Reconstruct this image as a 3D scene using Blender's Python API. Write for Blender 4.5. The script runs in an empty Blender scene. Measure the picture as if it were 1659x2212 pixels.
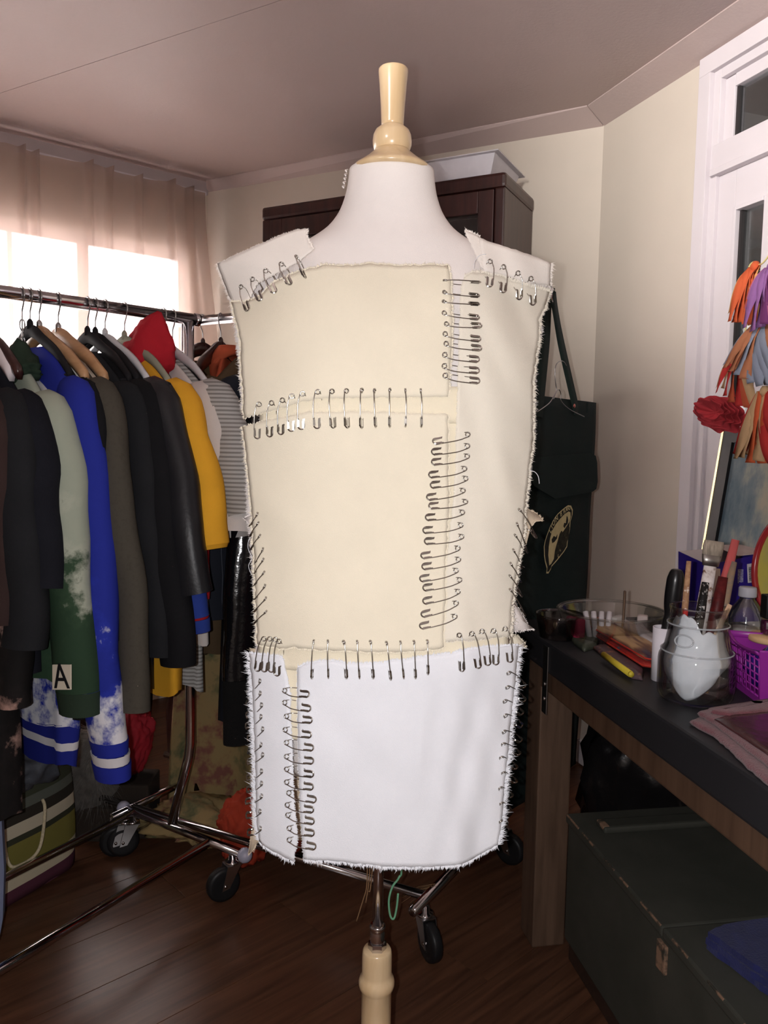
import bpy, bmesh, math, random
from mathutils import Vector, Matrix, noise
random.seed(7)
SC = bpy.context.scene
COL = SC.collection
# ------------------------------------------------------------------ camera
IMW, IMH, FPX, CAMH = 1659.0, 2212.0, 1700.0, 1.25
PITCH, ROLL = math.radians(4.875), 0.017
cF = Vector((0, math.cos(PITCH), -math.sin(PITCH)))
r0, u0 = Vector((1, 0, 0)), Vector((0, math.sin(PITCH), math.cos(PITCH)))
cR = r0 * math.cos(ROLL) + u0 * math.sin(ROLL)
cU = u0 * math.cos(ROLL) - r0 * math.sin(ROLL)
CAM = Vector((0, 0, CAMH))
cd = bpy.data.cameras.new('camera')
cd.sensor_fit = 'VERTICAL'; cd.sensor_height = 24.0; cd.lens = FPX / IMH * 24.0
cd.clip_start = 0.02
cam = bpy.data.objects.new('camera', cd); COL.objects.link(cam)
cam.matrix_world = Matrix(((cR.x, cU.x, -cF.x, 0), (cR.y, cU.y, -cF.y, 0), (cR.z, cU.z, -cF.z, CAMH), (0, 0, 0, 1)))
SC.camera = cam
# ------------------------------------------------------------------ light and exposure
SC.view_settings.view_transform = 'Standard'; SC.view_settings.look = 'None'
SC.view_settings.exposure = 0.0; SC.view_settings.gamma = 1.0; SC.view_settings.use_curve_mapping = False
w = bpy.data.worlds.new('sky'); SC.world = w; w.use_nodes = True
wb = w.node_tree.nodes['Background']; wb.inputs[0].default_value = (1.0, 0.93, 0.91, 1); wb.inputs[1].default_value = 17.0
def add_light(name, kind, loc, energy, color, size=0.1, target=None, **kw):
    l = bpy.data.lights.new(name, kind); l.energy = energy; l.color = color
    if kind == 'AREA': l.size = size
    else: l.shadow_soft_size = size
    for k, v in kw.items(): setattr(l, k, v)
    o = bpy.data.objects.new(name, l); COL.objects.link(o); o.location = loc
    if target is not None: o.rotation_euler = (Vector(target) - Vector(loc)).to_track_quat('-Z', 'Y').to_euler()
    return o
add_light('phone_flash', 'POINT', (-0.034, 0.0, CAMH + 0.004), 45.0, (1.0, 0.975, 0.985), 0.006)
LAMP, FILL_AIM = Vector((-1.0, -0.35, 2.27)), Vector((1.17, 2.35, 2.46))
add_light('added_fill_spot_light', 'SPOT', LAMP, 540.0, (1.0, 0.95, 0.91), 0.22, target=FILL_AIM, spot_size=math.radians(42), spot_blend=1.0)  # added fill light without a visible source, lifts the upper right wall

# ------------------------------------------------------------------ helpers
def ray(px, py): return cF + cR * ((px - IMW / 2) / FPX) - cU * ((py - IMH / 2) / FPX)
def atz(px, py, z): d = ray(px, py); return CAM + d * ((z - CAMH) / d.z)
def aty(px, py, y): d = ray(px, py); return CAM + d * (y / d.y)
def lin(c):
    c = c / 255.0
    return c / 12.92 if c <= 0.04045 else ((c + 0.055) / 1.055) ** 2.4
def rgb(r, g, b): return (lin(r), lin(g), lin(b))
def V(*a): return Vector(a)
WM = {}
MATS = {}
class NT:
    def __init__(s, m): s.t = m.node_tree; s.n = s.t.nodes; s.l = s.t.links
    def new(s, ty, **kw):
        n = s.n.new(ty)
        for k, v in kw.items(): setattr(n, k, v)
        return n
    def link(s, a, b): s.l.new(a, b)
def base_mat(name):
    m = bpy.data.materials.new(name); m.use_nodes = True
    t = NT(m); p = t.n['Principled BSDF']
    return m, t, p
def mat(name, col, rough=0.7, metal=0.0, var=0.12, vscale=9.0, bump=0.0, bscale=300.0, spec=0.3, stretch=(1, 1, 1), coat=0.0, sheen=0.0, trans=0.0, alpha=1.0, emit=None):
    if name in MATS: return MATS[name]
    m, t, p = base_mat(name)
    p.inputs['Roughness'].default_value = rough; p.inputs['Metallic'].default_value = metal
    p.inputs['Specular IOR Level'].default_value = spec; p.inputs['Coat Weight'].default_value = coat
    p.inputs['Sheen Weight'].default_value = sheen; p.inputs['Transmission Weight'].default_value = trans
    p.inputs['Alpha'].default_value = alpha
    if coat: p.inputs['Coat Roughness'].default_value = 0.12
    tc = t.new('ShaderNodeTexCoord'); mp = t.new('ShaderNodeMapping'); mp.inputs['Scale'].default_value = stretch
    t.link(tc.outputs['Object'], mp.inputs['Vector'])
    if var > 0:
        nz = t.new('ShaderNodeTexNoise'); nz.inputs['Scale'].default_value = vscale; nz.inputs['Detail'].default_value = 5
        t.link(mp.outputs[0], nz.inputs['Vector'])
        cr = t.new('ShaderNodeValToRGB'); cr.color_ramp.elements[0].position = 0.3; cr.color_ramp.elements[1].position = 0.7
        cr.color_ramp.elements[0].color = tuple(c * (1 - var) for c in col) + (1,)
        cr.color_ramp.elements[1].color = tuple(min(1, c * (1 + var)) for c in col) + (1,)
        t.link(nz.outputs['Fac'], cr.inputs[0]); t.link(cr.outputs[0], p.inputs['Base Color'])
    else: p.inputs['Base Color'].default_value = tuple(col) + (1,)
    if bump > 0:
        nb = t.new('ShaderNodeTexNoise'); nb.inputs['Scale'].default_value = bscale; nb.inputs['Detail'].default_value = 3
        t.link(mp.outputs[0], nb.inputs['Vector'])
        bp = t.new('ShaderNodeBump'); bp.inputs['Strength'].default_value = bump; bp.inputs['Distance'].default_value = 0.002
        t.link(nb.outputs['Fac'], bp.inputs['Height']); t.link(bp.outputs[0], p.inputs['Normal'])
    MATS[name] = m
    return m
def mix_mat(name, cols, scale=6.0, detail=8.0, thr=(0.45, 0.55), rough=0.85, axis=None, axis_k=0.0, axis_c=0.0, stretch=(1, 1, 1), bump=0.0, voronoi=False, spec=0.2):
    """two dye colours split by noise, the split drifting along one axis (bleached or printed cloth)"""
    if name in MATS: return MATS[name]
    m, t, p = base_mat(name); p.inputs['Roughness'].default_value = rough; p.inputs['Specular IOR Level'].default_value = spec
    tc = t.new('ShaderNodeTexCoord'); mp = t.new('ShaderNodeMapping'); mp.inputs['Scale'].default_value = stretch
    t.link(tc.outputs['Object'], mp.inputs['Vector'])
    if voronoi:
        nz = t.new('ShaderNodeTexVoronoi'); nz.inputs['Scale'].default_value = scale; src = nz.outputs['Distance']
    else:
        nz = t.new('ShaderNodeTexNoise'); nz.inputs['Scale'].default_value = scale; nz.inputs['Detail'].default_value = detail; nz.inputs['Roughness'].default_value = 0.62; src = nz.outputs['Fac']
    t.link(mp.outputs[0], nz.inputs['Vector'])
    if axis is not None:
        sx = t.new('ShaderNodeSeparateXYZ'); t.link(tc.outputs['Object'], sx.inputs[0])
        ma = t.new('ShaderNodeMath', operation='MULTIPLY_ADD'); ma.inputs[1].default_value = axis_k; ma.inputs[2].default_value = axis_c
        t.link(sx.outputs[axis], ma.inputs[0])
        ad = t.new('ShaderNodeMath', operation='ADD'); t.link(src, ad.inputs[0]); t.link(ma.outputs[0], ad.inputs[1]); src = ad.outputs[0]
    cr = t.new('ShaderNodeValToRGB'); el = cr.color_ramp.elements
    el[0].position = thr[0]; el[1].position = thr[1]; el[0].color = tuple(cols[0]) + (1,); el[1].color = tuple(cols[1]) + (1,)
    if len(cols) > 2:
        for i, c in enumerate(cols[2:]):
            e = el.new(min(1, thr[1] + 0.09 * (i + 1))); e.color = tuple(c) + (1,)
    t.link(src, cr.inputs[0]); t.link(cr.outputs[0], p.inputs['Base Color'])
    MATS[name] = m
    return m
def stripe_mat(name, bands, axis=2, period=0.02, rough=0.85, bump=0.0):
    """woven stripes along one object axis; bands = [(start, colour)...] over one period"""
    if name in MATS: return MATS[name]
    m, t, p = base_mat(name); p.inputs['Roughness'].default_value = rough; p.inputs['Specular IOR Level'].default_value = 0.2
    tc = t.new('ShaderNodeTexCoord'); sx = t.new('ShaderNodeSeparateXYZ'); t.link(tc.outputs['Object'], sx.inputs[0])
    ma = t.new('ShaderNodeMath', operation='MULTIPLY'); ma.inputs[1].default_value = 1.0 / period; t.link(sx.outputs[axis], ma.inputs[0])
    fr = t.new('ShaderNodeMath', operation='FRACT'); t.link(ma.outputs[0], fr.inputs[0])
    cr = t.new('ShaderNodeValToRGB'); cr.color_ramp.interpolation = 'CONSTANT'; el = cr.color_ramp.elements
    el[0].position = bands[0][0]; el[0].color = tuple(bands[0][1]) + (1,)
    el[1].position = bands[1][0]; el[1].color = tuple(bands[1][1]) + (1,)
    for s, c in bands[2:]:
        e = el.new(s); e.color = tuple(c) + (1,)
    t.link(fr.outputs[0], cr.inputs[0]); t.link(cr.outputs[0], p.inputs['Base Color'])
    MATS[name] = m
    return m
def glass_mat(name, tint=(0.9, 0.95, 0.95), gloss=0.10, rough=0.02):
    if name in MATS: return MATS[name]
    m, t, p = base_mat(name); t.n.remove(p); out = t.n['Material Output']
    tr = t.new('ShaderNodeBsdfTransparent'); tr.inputs[0].default_value = tuple(tint) + (1,)
    gl = t.new('ShaderNodeBsdfGlossy'); gl.inputs['Roughness'].default_value = rough
    lw = t.new('ShaderNodeLayerWeight'); lw.inputs[0].default_value = 0.35
    ma = t.new('ShaderNodeMath', operation='MULTIPLY_ADD'); ma.inputs[1].default_value = 0.6; ma.inputs[2].default_value = gloss * 0.4; ma.use_clamp = True
    t.link(lw.outputs['Fresnel'], ma.inputs[0])
    mx = t.new('ShaderNodeMixShader'); t.link(ma.outputs[0], mx.inputs[0]); t.link(tr.outputs[0], mx.inputs[1]); t.link(gl.outputs[0], mx.inputs[2]); t.link(mx.outputs[0], out.inputs[0])
    MATS[name] = m
    return m
def sheer_mat(name, col, clear=0.3, transl=0.4):
    if name in MATS: return MATS[name]
    m, t, p = base_mat(name); t.n.remove(p); out = t.n['Material Output']
    d = t.new('ShaderNodeBsdfDiffuse'); d.inputs[0].default_value = tuple(col) + (1,)
    tl = t.new('ShaderNodeBsdfTranslucent'); tl.inputs[0].default_value = tuple(col) + (1,)
    tr = t.new('ShaderNodeBsdfTransparent')
    a = t.new('ShaderNodeMixShader'); a.inputs[0].default_value = transl; t.link(d.outputs[0], a.inputs[1]); t.link(tl.outputs[0], a.inputs[2])
    b = t.new('ShaderNodeMixShader'); b.inputs[0].default_value = clear; t.link(a.outputs[0], b.inputs[1]); t.link(tr.outputs[0], b.inputs[2]); t.link(b.outputs[0], out.inputs[0])
    MATS[name] = m
    return m

class MB:
    """collects faces; build() links them as one mesh object"""
    def __init__(s): s.v = []; s.f = []
    def add(s, vs, fs):
        o = len(s.v); s.v += [Vector(v) for v in vs]; s.f += [tuple(i + o for i in f) for f in fs]; return s
    def box(s, c, size, M=None, bev=0.0):
        hx, hy, hz = size[0] / 2, size[1] / 2, size[2] / 2
        M = M or Matrix.Identity(3)
        if bev <= 0:
            vs = [Vector(c) + M @ Vector((x, y, z)) for x in (-hx, hx) for y in (-hy, hy) for z in (-hz, hz)]
            return s.add(vs, [(0, 1, 3, 2), (4, 6, 7, 5), (0, 4, 5, 1), (2, 3, 7, 6), (0, 2, 6, 4), (1, 5, 7, 3)])
        bm = bmesh.new(); bmesh.ops.create_cube(bm, size=1)
        for v in bm.verts: v.co = Vector((v.co.x * 2 * hx, v.co.y * 2 * hy, v.co.z * 2 * hz))
        bmesh.ops.bevel(bm, geom=bm.edges[:], offset=bev, segments=2, affect='EDGES', profile=0.6)
        bm.verts.index_update()
        s.add([Vector(c) + M @ v.co for v in bm.verts], [[v.index for v in f.verts] for f in bm.faces]); bm.free()
        return s
    def tube(s, pts, r, n=8, caps=True, flat=None, up=None):
        pts = [Vector(p) for p in pts]; m = len(pts)
        rs = list(r) if hasattr(r, '__len__') else [r] * m
        vs = []; prev = None
        for i, p in enumerate(pts):
            d = (pts[min(i + 1, m - 1)] - pts[max(i - 1, 0)])
            if d.length < 1e-9: d = Vector((0, 0, 1))
            d.normalize()
            if prev is None:
                a = Vector(up) if up is not None else (Vector((0, 0, 1)) if abs(d.z) < 0.9 else Vector((1, 0, 0)))
                e = a - d * a.dot(d)
            else: e = prev - d * prev.dot(d)
            e.normalize(); prev = e; b = d.cross(e)
            k = flat if flat else 1.0
            for j in range(n):
                t = 2 * math.pi * j / n
                vs.append(p + e * (math.cos(t) * rs[i]) + b * (math.sin(t) * rs[i] * k))
        fs = [(i * n + j, i * n + (j + 1) % n, (i + 1) * n + (j + 1) % n, (i + 1) * n + j) for i in range(m - 1) for j in range(n)]
        if caps: fs += [tuple(reversed(range(n))), tuple(range((m - 1) * n, m * n))]
        return s.add(vs, fs)
    def lathe(s, prof, c=(0, 0, 0), n=24, M=None, caps=True):
        M = M or Matrix.Identity(3); c = Vector(c); vs = []
        for r, z in prof:
            for j in range(n):
                t = 2 * math.pi * j / n; vs.append(c + M @ Vector((r * math.cos(t), r * math.sin(t), z)))
        m = len(prof)
        fs = [(i * n + j, i * n + (j + 1) % n, (i + 1) * n + (j + 1) % n, (i + 1) * n + j) for i in range(m - 1) for j in range(n)]
        if caps: fs += [tuple(reversed(range(n))), tuple(range((m - 1) * n, m * n))]
        return s.add(vs, fs)
    def grid(s, P, nu, nv):
        vs = [P(i / nu, j / nv) for j in range(nv + 1) for i in range(nu + 1)]; k = nu + 1
        return s.add(vs, [(j * k + i, j * k + i + 1, (j + 1) * k + i + 1, (j + 1) * k + i) for j in range(nv) for i in range(nu)])
    def prism(s, poly, off):
        """polygon (3D, planar) extruded by vector off"""
        n = len(poly); off = Vector(off); a = [Vector(p) for p in poly]
        return s.add(a + [p + off for p in a], [tuple(reversed(range(n))), tuple(range(n, 2 * n))] + [(i, (i + 1) % n, n + (i + 1) % n, n + i) for i in range(n)])
    def blob(s, c, size, seed=0, amp=0.15, fq=2.0, sub=3, M=None, flat=None, crease=0.0):
        bm = bmesh.new(); bmesh.ops.create_icosphere(bm, subdivisions=sub, radius=1); bm.verts.index_update()
        M = M or Matrix.Identity(3); vs = []
        for v in bm.verts:
            q = v.co * fq + Vector((seed * 3.7, seed * 1.3, seed * 5.1))
            k = 1 + amp * noise.noise(q) * 2 + amp * 0.5 * noise.noise(q * 2.3)
            if crease:
                q3 = q * 1.3 + 0.6 * Vector((noise.noise(q * 0.9), noise.noise(q * 0.9 + Vector((5, 1, 2))), noise.noise(q * 0.9 + Vector((1, 7, 3)))))
                k += crease * (0.45 * (1 - abs(noise.noise(q3))) ** 5 + 0.28 * (1 - abs(noise.noise(q3 * 2.1))) ** 5 - 0.25)
            p = Vector((v.co.x * size[0], v.co.y * size[1], v.co.z * size[2])) * k
            if flat is not None: p.z = max(p.z, flat)
            vs.append(Vector(c) + M @ p)
        s.add(vs, [[v.index for v in f.verts] for f in bm.faces]); bm.free()
        return s
    def build(s, name, m, parent=None, smooth=True, local=False, solid=0.0, sub=0, weld=False):
        me = bpy.data.meshes.new(name)
        inv = WM[parent].inverted() if (parent is not None and not local) else None
        me.from_pydata([tuple(inv @ v) if inv else tuple(v) for v in s.v], [], s.f)
        me.validate(); me.materials.append(m)
        if smooth:
            for p in me.polygons: p.use_smooth = True
        o = bpy.data.objects.new(name, me); COL.objects.link(o)
        bm = bmesh.new(); bm.from_mesh(me); bmesh.ops.recalc_face_normals(bm, faces=bm.faces); bm.to_mesh(me); bm.free()
        if smooth == 'auto':
            try: me.set_sharp_from_angle(angle=math.radians(40))
            except Exception: pass
        if parent is not None: o.parent = parent; WM[o] = WM[parent]
        else: WM[o] = Matrix.Identity(4)
        if sub:
            md = o.modifiers.new('s', 'SUBSURF'); md.levels = md.render_levels = sub
        if solid:
            md = o.modifiers.new('t', 'SOLIDIFY'); md.thickness = abs(solid); md.offset = -1 if solid > 0 else 1
        return o
def tag(o, label=None, cat=None, group=None, kind=None):
    if label: o['label'] = label
    if cat: o['category'] = cat
    if group: o['group'] = group
    if kind: o['kind'] = kind
    return o
def thing(name, label, cat, loc=(0, 0, 0), rotz=0.0, group=None, M=None):
    o = bpy.data.objects.new(name, None); COL.objects.link(o); o.empty_display_size = 0.02
    mw = M if M is not None else Matrix.Translation(Vector(loc)) @ Matrix.Rotation(rotz, 4, 'Z')
    o.matrix_world = mw; WM[o] = mw.copy()
    return tag(o, label, cat, group)
def struct(o, label=None):
    o['kind'] = 'structure'
    if label: o['label'] = label
    return o
def rotx(v, up=(0, 0, 1)):
    """3x3 whose X is v, Z near up"""
    x = Vector(v).normalized(); z = Vector(up); z = (z - x * z.dot(x)).normalized(); y = z.cross(x)
    return Matrix((x, y, z)).transposed()
def smoothpts(pts, k=6):
    """Catmull-Rom through pts"""
    p = [Vector(q) for q in pts]; out = []
    for i in range(len(p) - 1):
        a = p[max(i - 1, 0)]; b = p[i]; c = p[i + 1]; d = p[min(i + 2, len(p) - 1)]
        for j in range(k):
            t = j / k
            out.append(0.5 * ((2 * b) + (c - a) * t + (2 * a - 5 * b + 4 * c - d) * t * t + (3 * b - a - 3 * c + d) * t ** 3))
    out.append(p[-1]); return out
def interp(tab, x):
    """piecewise-linear table [(x, y)...] ascending"""
    if x <= tab[0][0]: return tab[0][1]
    for (a, b), (c, d) in zip(tab, tab[1:]):
        if x <= c: return b + (d - b) * (x - a) / (c - a)
    return tab[-1][1]
def sm(t): t = max(0, min(1, t)); return t * t * (3 - 2 * t)
def text_mb(body, size, M4, depth=0.0004, mb=None, align='CENTER'):
    cu = bpy.data.curves.new('t', 'FONT'); cu.body = body; cu.size = size; cu.align_x = align; cu.align_y = 'CENTER'; cu.extrude = depth; cu.resolution_u = 3
    o = bpy.data.objects.new('t', cu); COL.objects.link(o)
    dg = bpy.context.evaluated_depsgraph_get(); dg.update()
    me = bpy.data.meshes.new_from_object(o.evaluated_get(dg))
    mb = mb or MB(); mb.add([M4 @ v.co for v in me.vertices], [tuple(p.vertices) for p in me.polygons])
    bpy.data.objects.remove(o); bpy.data.curves.remove(cu); bpy.data.meshes.remove(me)
    return mb
def frame4(o, x, y):
    """4x4 with origin o, X along x, Y along y"""
    x = Vector(x).normalized(); y = Vector(y); y = (y - x * y.dot(x)).normalized(); z = x.cross(y); o = Vector(o)
    return Matrix(((x.x, y.x, z.x, o.x), (x.y, y.y, z.y, o.y), (x.z, y.z, z.z, o.z), (0, 0, 0, 1)))
ORD = ['first', 'second', 'third', 'fourth', 'fifth', 'sixth', 'seventh', 'eighth', 'ninth', 'tenth', 'eleventh', 'twelfth', 'thirteenth', 'fourteenth', 'fifteenth', 'sixteenth', 'seventeenth']

# materials used all over
CHROME = mat('chrome', (0.62, 0.60, 0.62), 0.14, 1.0, var=0.05)
STEEL = mat('steel', (0.45, 0.44, 0.44), 0.3, 1.0, var=0.1)
RUBBER = mat('black_rubber', rgb(28, 28, 30), 0.45, var=0.15)
BLACKPL = mat('black_plastic', rgb(22, 22, 24), 0.3, var=0.1, spec=0.5)
# ================================================================== THE SETTING
HC = 2.50
A0 = Vector((-1.599, 3.341, 0)); A1 = Vector((-0.885, 3.933, 0)); A2 = Vector((0.800, 3.065, 0)); A3 = Vector((1.05, 2.316, 0))
dL = (A1 - A0).normalized(); nL = Vector((dL.y, -dL.x, 0))            # left wall
dB = (A2 - A1).normalized(); nB = Vector((dB.y, -dB.x, 0))            # back wall
dW = Vector((0.329, -0.944, 0)).normalized(); nW = Vector((dW.y, -dW.x, 0))   # right wall
A00 = A1 - dL * 4.2; A4 = A2 + dW * 5.0; A5 = Vector((A4.x - 0.4, -1.9, 0)); A6 = Vector((A00.x + 0.3, -1.9, 0))
ROOM = [A00, A1, A2, A4, A5, A6]
WALL = mat('cream_wall_paint', rgb(210, 200, 187), 0.75, var=0.03, vscale=3, bump=0.08, bscale=120)
CEIL = mat('ceiling_paint', rgb(190, 172, 168), 0.5, var=0.03, vscale=2, bump=0.25, bscale=90, spec=0.3)
WHITE = mat('white_gloss_paint', rgb(216, 209, 213), 0.5, var=0.03, vscale=4, spec=0.5)
def wall(name, p, q, z0, z1, mt=None, t=0.10):
    d = (q - p).normalized(); out = Vector((-d.y, d.x, 0))
    mb = MB().prism([p + V(0, 0, z0 - 0.09), q + V(0, 0, z0 - 0.09), q + V(0, 0, z1), p + V(0, 0, z1)], out * t)
    return struct(mb.build(name, mt or WALL, smooth=False))
# left wall: pieces round the window opening
WS0, WS1, WZ0, WZ1 = -1.1, 0.835, 0.95, 2.165
def onL(s, z=0, off=0): return A0 + dL * s + nL * off + V(0, 0, z)
LEN0 = -(A0 - A00).length; LEN1 = (A1 - A0).length
wl = wall('wall_left', onL(WS1), onL(LEN1), 0, HC)
for i, (s0, s1, z0, z1) in enumerate([(LEN0, WS0, -0.09, HC), (WS0, WS1, -0.09, WZ0), (WS0, WS1, WZ1, HC)]):
    p, q = onL(s0), onL(s1); out = -nL
    MB().prism([p + V(0, 0, z0), q + V(0, 0, z0), q + V(0, 0, z1), p + V(0, 0, z1)], out * 0.10).build('wall_piece', WALL, wl, smooth=False)
wall('wall_back', A1, A2, 0, HC)
# right wall with the door opening
def onW(s, z=0, off=0): return A2 + dW * s + nW * off + V(0, 0, z)
DS0, DS1, DZ1 = 0.565, 1.75, 2.42
wr = wall('wall_right', onW(0), onW(DS0), 0, HC)
for s0, s1, z0, z1 in [(DS0, DS1, DZ1, HC), (DS1, 5.0, -0.09, HC), (DS0, DS1, -0.09, 0.0)]:
    MB().prism([onW(s0, z0), onW(s1, z0), onW(s1, z1), onW(s0, z1)], -nW * 0.10).build('wall_piece', WALL, wr, smooth=False)
wall('wall_rear', A5, A6, 0, HC); wall('wall_rear_right', A4, A5, 0, HC); wall('wall_rear_left', A6, A00, 0, HC)
# ceiling of two boards with an open joint
def clip(poly, o, n):
    out = []
    for i in range(len(poly)):
        a, b = poly[i], poly[(i + 1) % len(poly)]; da, db = (a - o).dot(n), (b - o).dot(n)
        if da >= 0: out.append(a)
        if da * db < 0: out.append(a + (b - a) * (da / (da - db)))
    return out
s0, s1 = atz(195, 137, HC), atz(603, 2, HC); sd = (s1 - s0).normalized(); sn = Vector((-sd.y, sd.x, 0)); so = Vector((s0.x, s0.y, 0))
top = struct(MB().prism([p + V(0, 0, HC + 0.012) for p in ROOM], (0, 0, 0.08)).build('ceiling', CEIL, smooth=False))
for sg in (1, -1):
    MB().prism([p + V(0, 0, HC) for p in clip(ROOM, so + sn * (0.0012 * sg), sn * sg)], (0, 0, 0.012)).build('ceiling_board', CEIL, top, smooth=False)
# cornices: a sloping board along the back and the right wall, mitred at the corner
def cornice(name, p, q, np_, nq, ln=0.105, h=0.045):
    a = [p + V(0, 0, HC - h), p + np_ * ln + V(0, 0, HC - 0.004), p + np_ * ln + V(0, 0, HC), p + V(0, 0, HC)]
    b = [q + V(0, 0, HC - h), q + nq * ln + V(0, 0, HC - 0.004), q + nq * ln + V(0, 0, HC), q + V(0, 0, HC)]
    return struct(MB().add(a + b, [(0, 1, 5, 4), (1, 2, 6, 5), (2, 3, 7, 6), (3, 0, 4, 7), (3, 2, 1, 0), (4, 5, 6, 7)]).build(name, CEIL, smooth=False))
mit = (nB + nW); mit = mit / mit.dot(nB)
cornice('trim_1', A1, A2 - dB * 0.002, (nB + nL) / (nB + nL).dot(nB) * 0.35, mit, 0.10)
cornice('trim_2', A2 + dW * 0.003, onW(4.9), mit, nW, 0.10)
struct(MB().prism([onL(LEN0, HC - 0.06), onL(LEN1, HC - 0.06), onL(LEN1, HC), onL(LEN0, HC)], nL * 0.012).build('trim_3', mat('white_cornice_paint', rgb(190, 178, 178), 0.5, var=0.03), smooth=False))
# floor: base and laminate planks
def wood_mat(name, c0, c1, axis_scale=(1.2, 18, 18), rough=0.3, scale=3.0, coat=0.0, spec=0.4, bump=0.03):
    if name in MATS: return MATS[name]
    m, t, p = base_mat(name); p.inputs['Roughness'].default_value = rough; p.inputs['Specular IOR Level'].default_value = spec; p.inputs['Coat Weight'].default_value = coat; p.inputs['Coat Roughness'].default_value = 0.15
    tc = t.new('ShaderNodeTexCoord'); mp = t.new('ShaderNodeMapping'); mp.inputs['Scale'].default_value = axis_scale; t.link(tc.outputs['Object'], mp.inputs[0])
    oi = t.new('ShaderNodeObjectInfo'); ml = t.new('ShaderNodeMath', operation='MULTIPLY'); ml.inputs[1].default_value = 37.0; t.link(oi.outputs['Random'], ml.inputs[0]); t.link(ml.outputs[0], mp.inputs['Location'])
    nz = t.new('ShaderNodeTexNoise'); nz.inputs['Scale'].default_value = scale; nz.inputs['Detail'].default_value = 8; nz.inputs['Distortion'].default_value = 0.6; t.link(mp.outputs[0], nz.inputs['Vector'])
    cr = t.new('ShaderNodeValToRGB'); cr.color_ramp.elements[0].position = 0.32; cr.color_ramp.elements[1].position = 0.68
    cr.color_ramp.elements[0].color = tuple(c0) + (1,); cr.color_ramp.elements[1].color = tuple(c1) + (1,)
    t.link(nz.outputs['Fac'], cr.inputs[0]); t.link(cr.outputs[0], p.inputs['Base Color'])
    if bump:
        bp = t.new('ShaderNodeBump'); bp.inputs['Strength'].default_value = bump; t.link(nz.outputs['Fac'], bp.inputs['Height']); t.link(bp.outputs[0], p.inputs['Normal'])
    MATS[name] = m
    return m
LAM = wood_mat('brown_laminate', rgb(70, 46, 34), rgb(98, 66, 48), rough=0.30, spec=0.32, bump=0.01)
fl = struct(MB().prism([p + V(0, 0, -0.008) for p in ROOM], (0, 0, -0.08)).build('floor', LAM, smooth=False))
pa = math.radians(90 - 47); px_, py_ = Vector((math.cos(pa), math.sin(pa), 0)), Vector((-math.sin(pa), math.cos(pa), 0))
PW, PL = 0.193, 1.29
pmesh = None
MP = Matrix.Rotation(pa, 4, 'Z')
for j in range(-14, 18):
    sh = (j * 0.43) % 1.0
    for i in range(-3, 5):
        c = px_ * ((i + sh) * PL) + py_ * (j * PW) + V(0, 1.9, 0)
        if not (-1.75 < c.x < 1.75 and 0.55 < c.y < 4.1): continue
        if (c - A0).dot(nL) < -0.2 or (c - A1).dot(nB) < -0.2 or (c - A2).dot(nW) < -0.2: continue
        if pmesh is None:
            o = MB().box((0, 0, -0.004), (PL - 0.0012, PW - 0.0012, 0.008), bev=0.0009).build('plank', LAM, fl, smooth=False, local=True); pmesh = o.data
        else:
            o = bpy.data.objects.new('plank', pmesh); COL.objects.link(o); o.parent = fl
        o.matrix_local = Matrix.Translation(c) @ MP
# skirting
struct(MB().prism([A1 + V(0, 0, 0), A2 + V(0, 0, 0), A2 + V(0, 0, 0.09), A1 + V(0, 0, 0.09)], nB * 0.014).build('baseboard_back', WHITE, smooth=False))
struct(MB().prism([onW(0), onW(0.5), onW(0.5, 0.09), onW(0, 0.09)], nW * 0.014).build('baseboard_right', WHITE, smooth=False))

# window behind the curtain
win = thing('window_1', None, None); win['kind'] = 'structure'
def wbar(s0, s1, z0, z1, name='window_frame', t0=-0.09, t1=-0.03):
    MB().prism([onL(s0, z0, t0), onL(s1, z0, t0), onL(s1, z1, t0), onL(s0, z1, t0)], nL * (t1 - t0)).build(name, WHITE, win, smooth=False)
for a in ((WS0, WS1, WZ1 - 0.05, WZ1), (WS0, WS1, WZ0, WZ0 + 0.06), (WS1 - 0.045, WS1, WZ0, WZ1), (WS0, WS0 + 0.05, WZ0, WZ1)): wbar(*a)
for s in (0.335, -0.30): wbar(s - 0.022, s + 0.028, WZ0, WZ1, 'mullion')
wbar(0.03, 0.05, WZ0, WZ1, 'glazing_bar', -0.08, -0.05)
for s0, s1 in ((WS0, -0.3), (-0.3, 0.04), (0.04, 0.335), (0.335, WS1)):
    MB().prism([onL(s0, WZ0, -0.065), onL(s1, WZ0, -0.065), onL(s1, WZ1, -0.065), onL(s0, WZ1, -0.065)], nL * 0.004).build('pane', glass_mat('window_glass', (0.97, 0.97, 0.97), 0.05), win, smooth=False)
MB().prism([onL(WS0, WZ0 - 0.03, 0), onL(WS1 + 0.03, WZ0 - 0.03, 0), onL(WS1 + 0.03, WZ0, 0), onL(WS0, WZ0, 0)], nL * 0.10).build('window_sill', WHITE, win, smooth=False)

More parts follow.
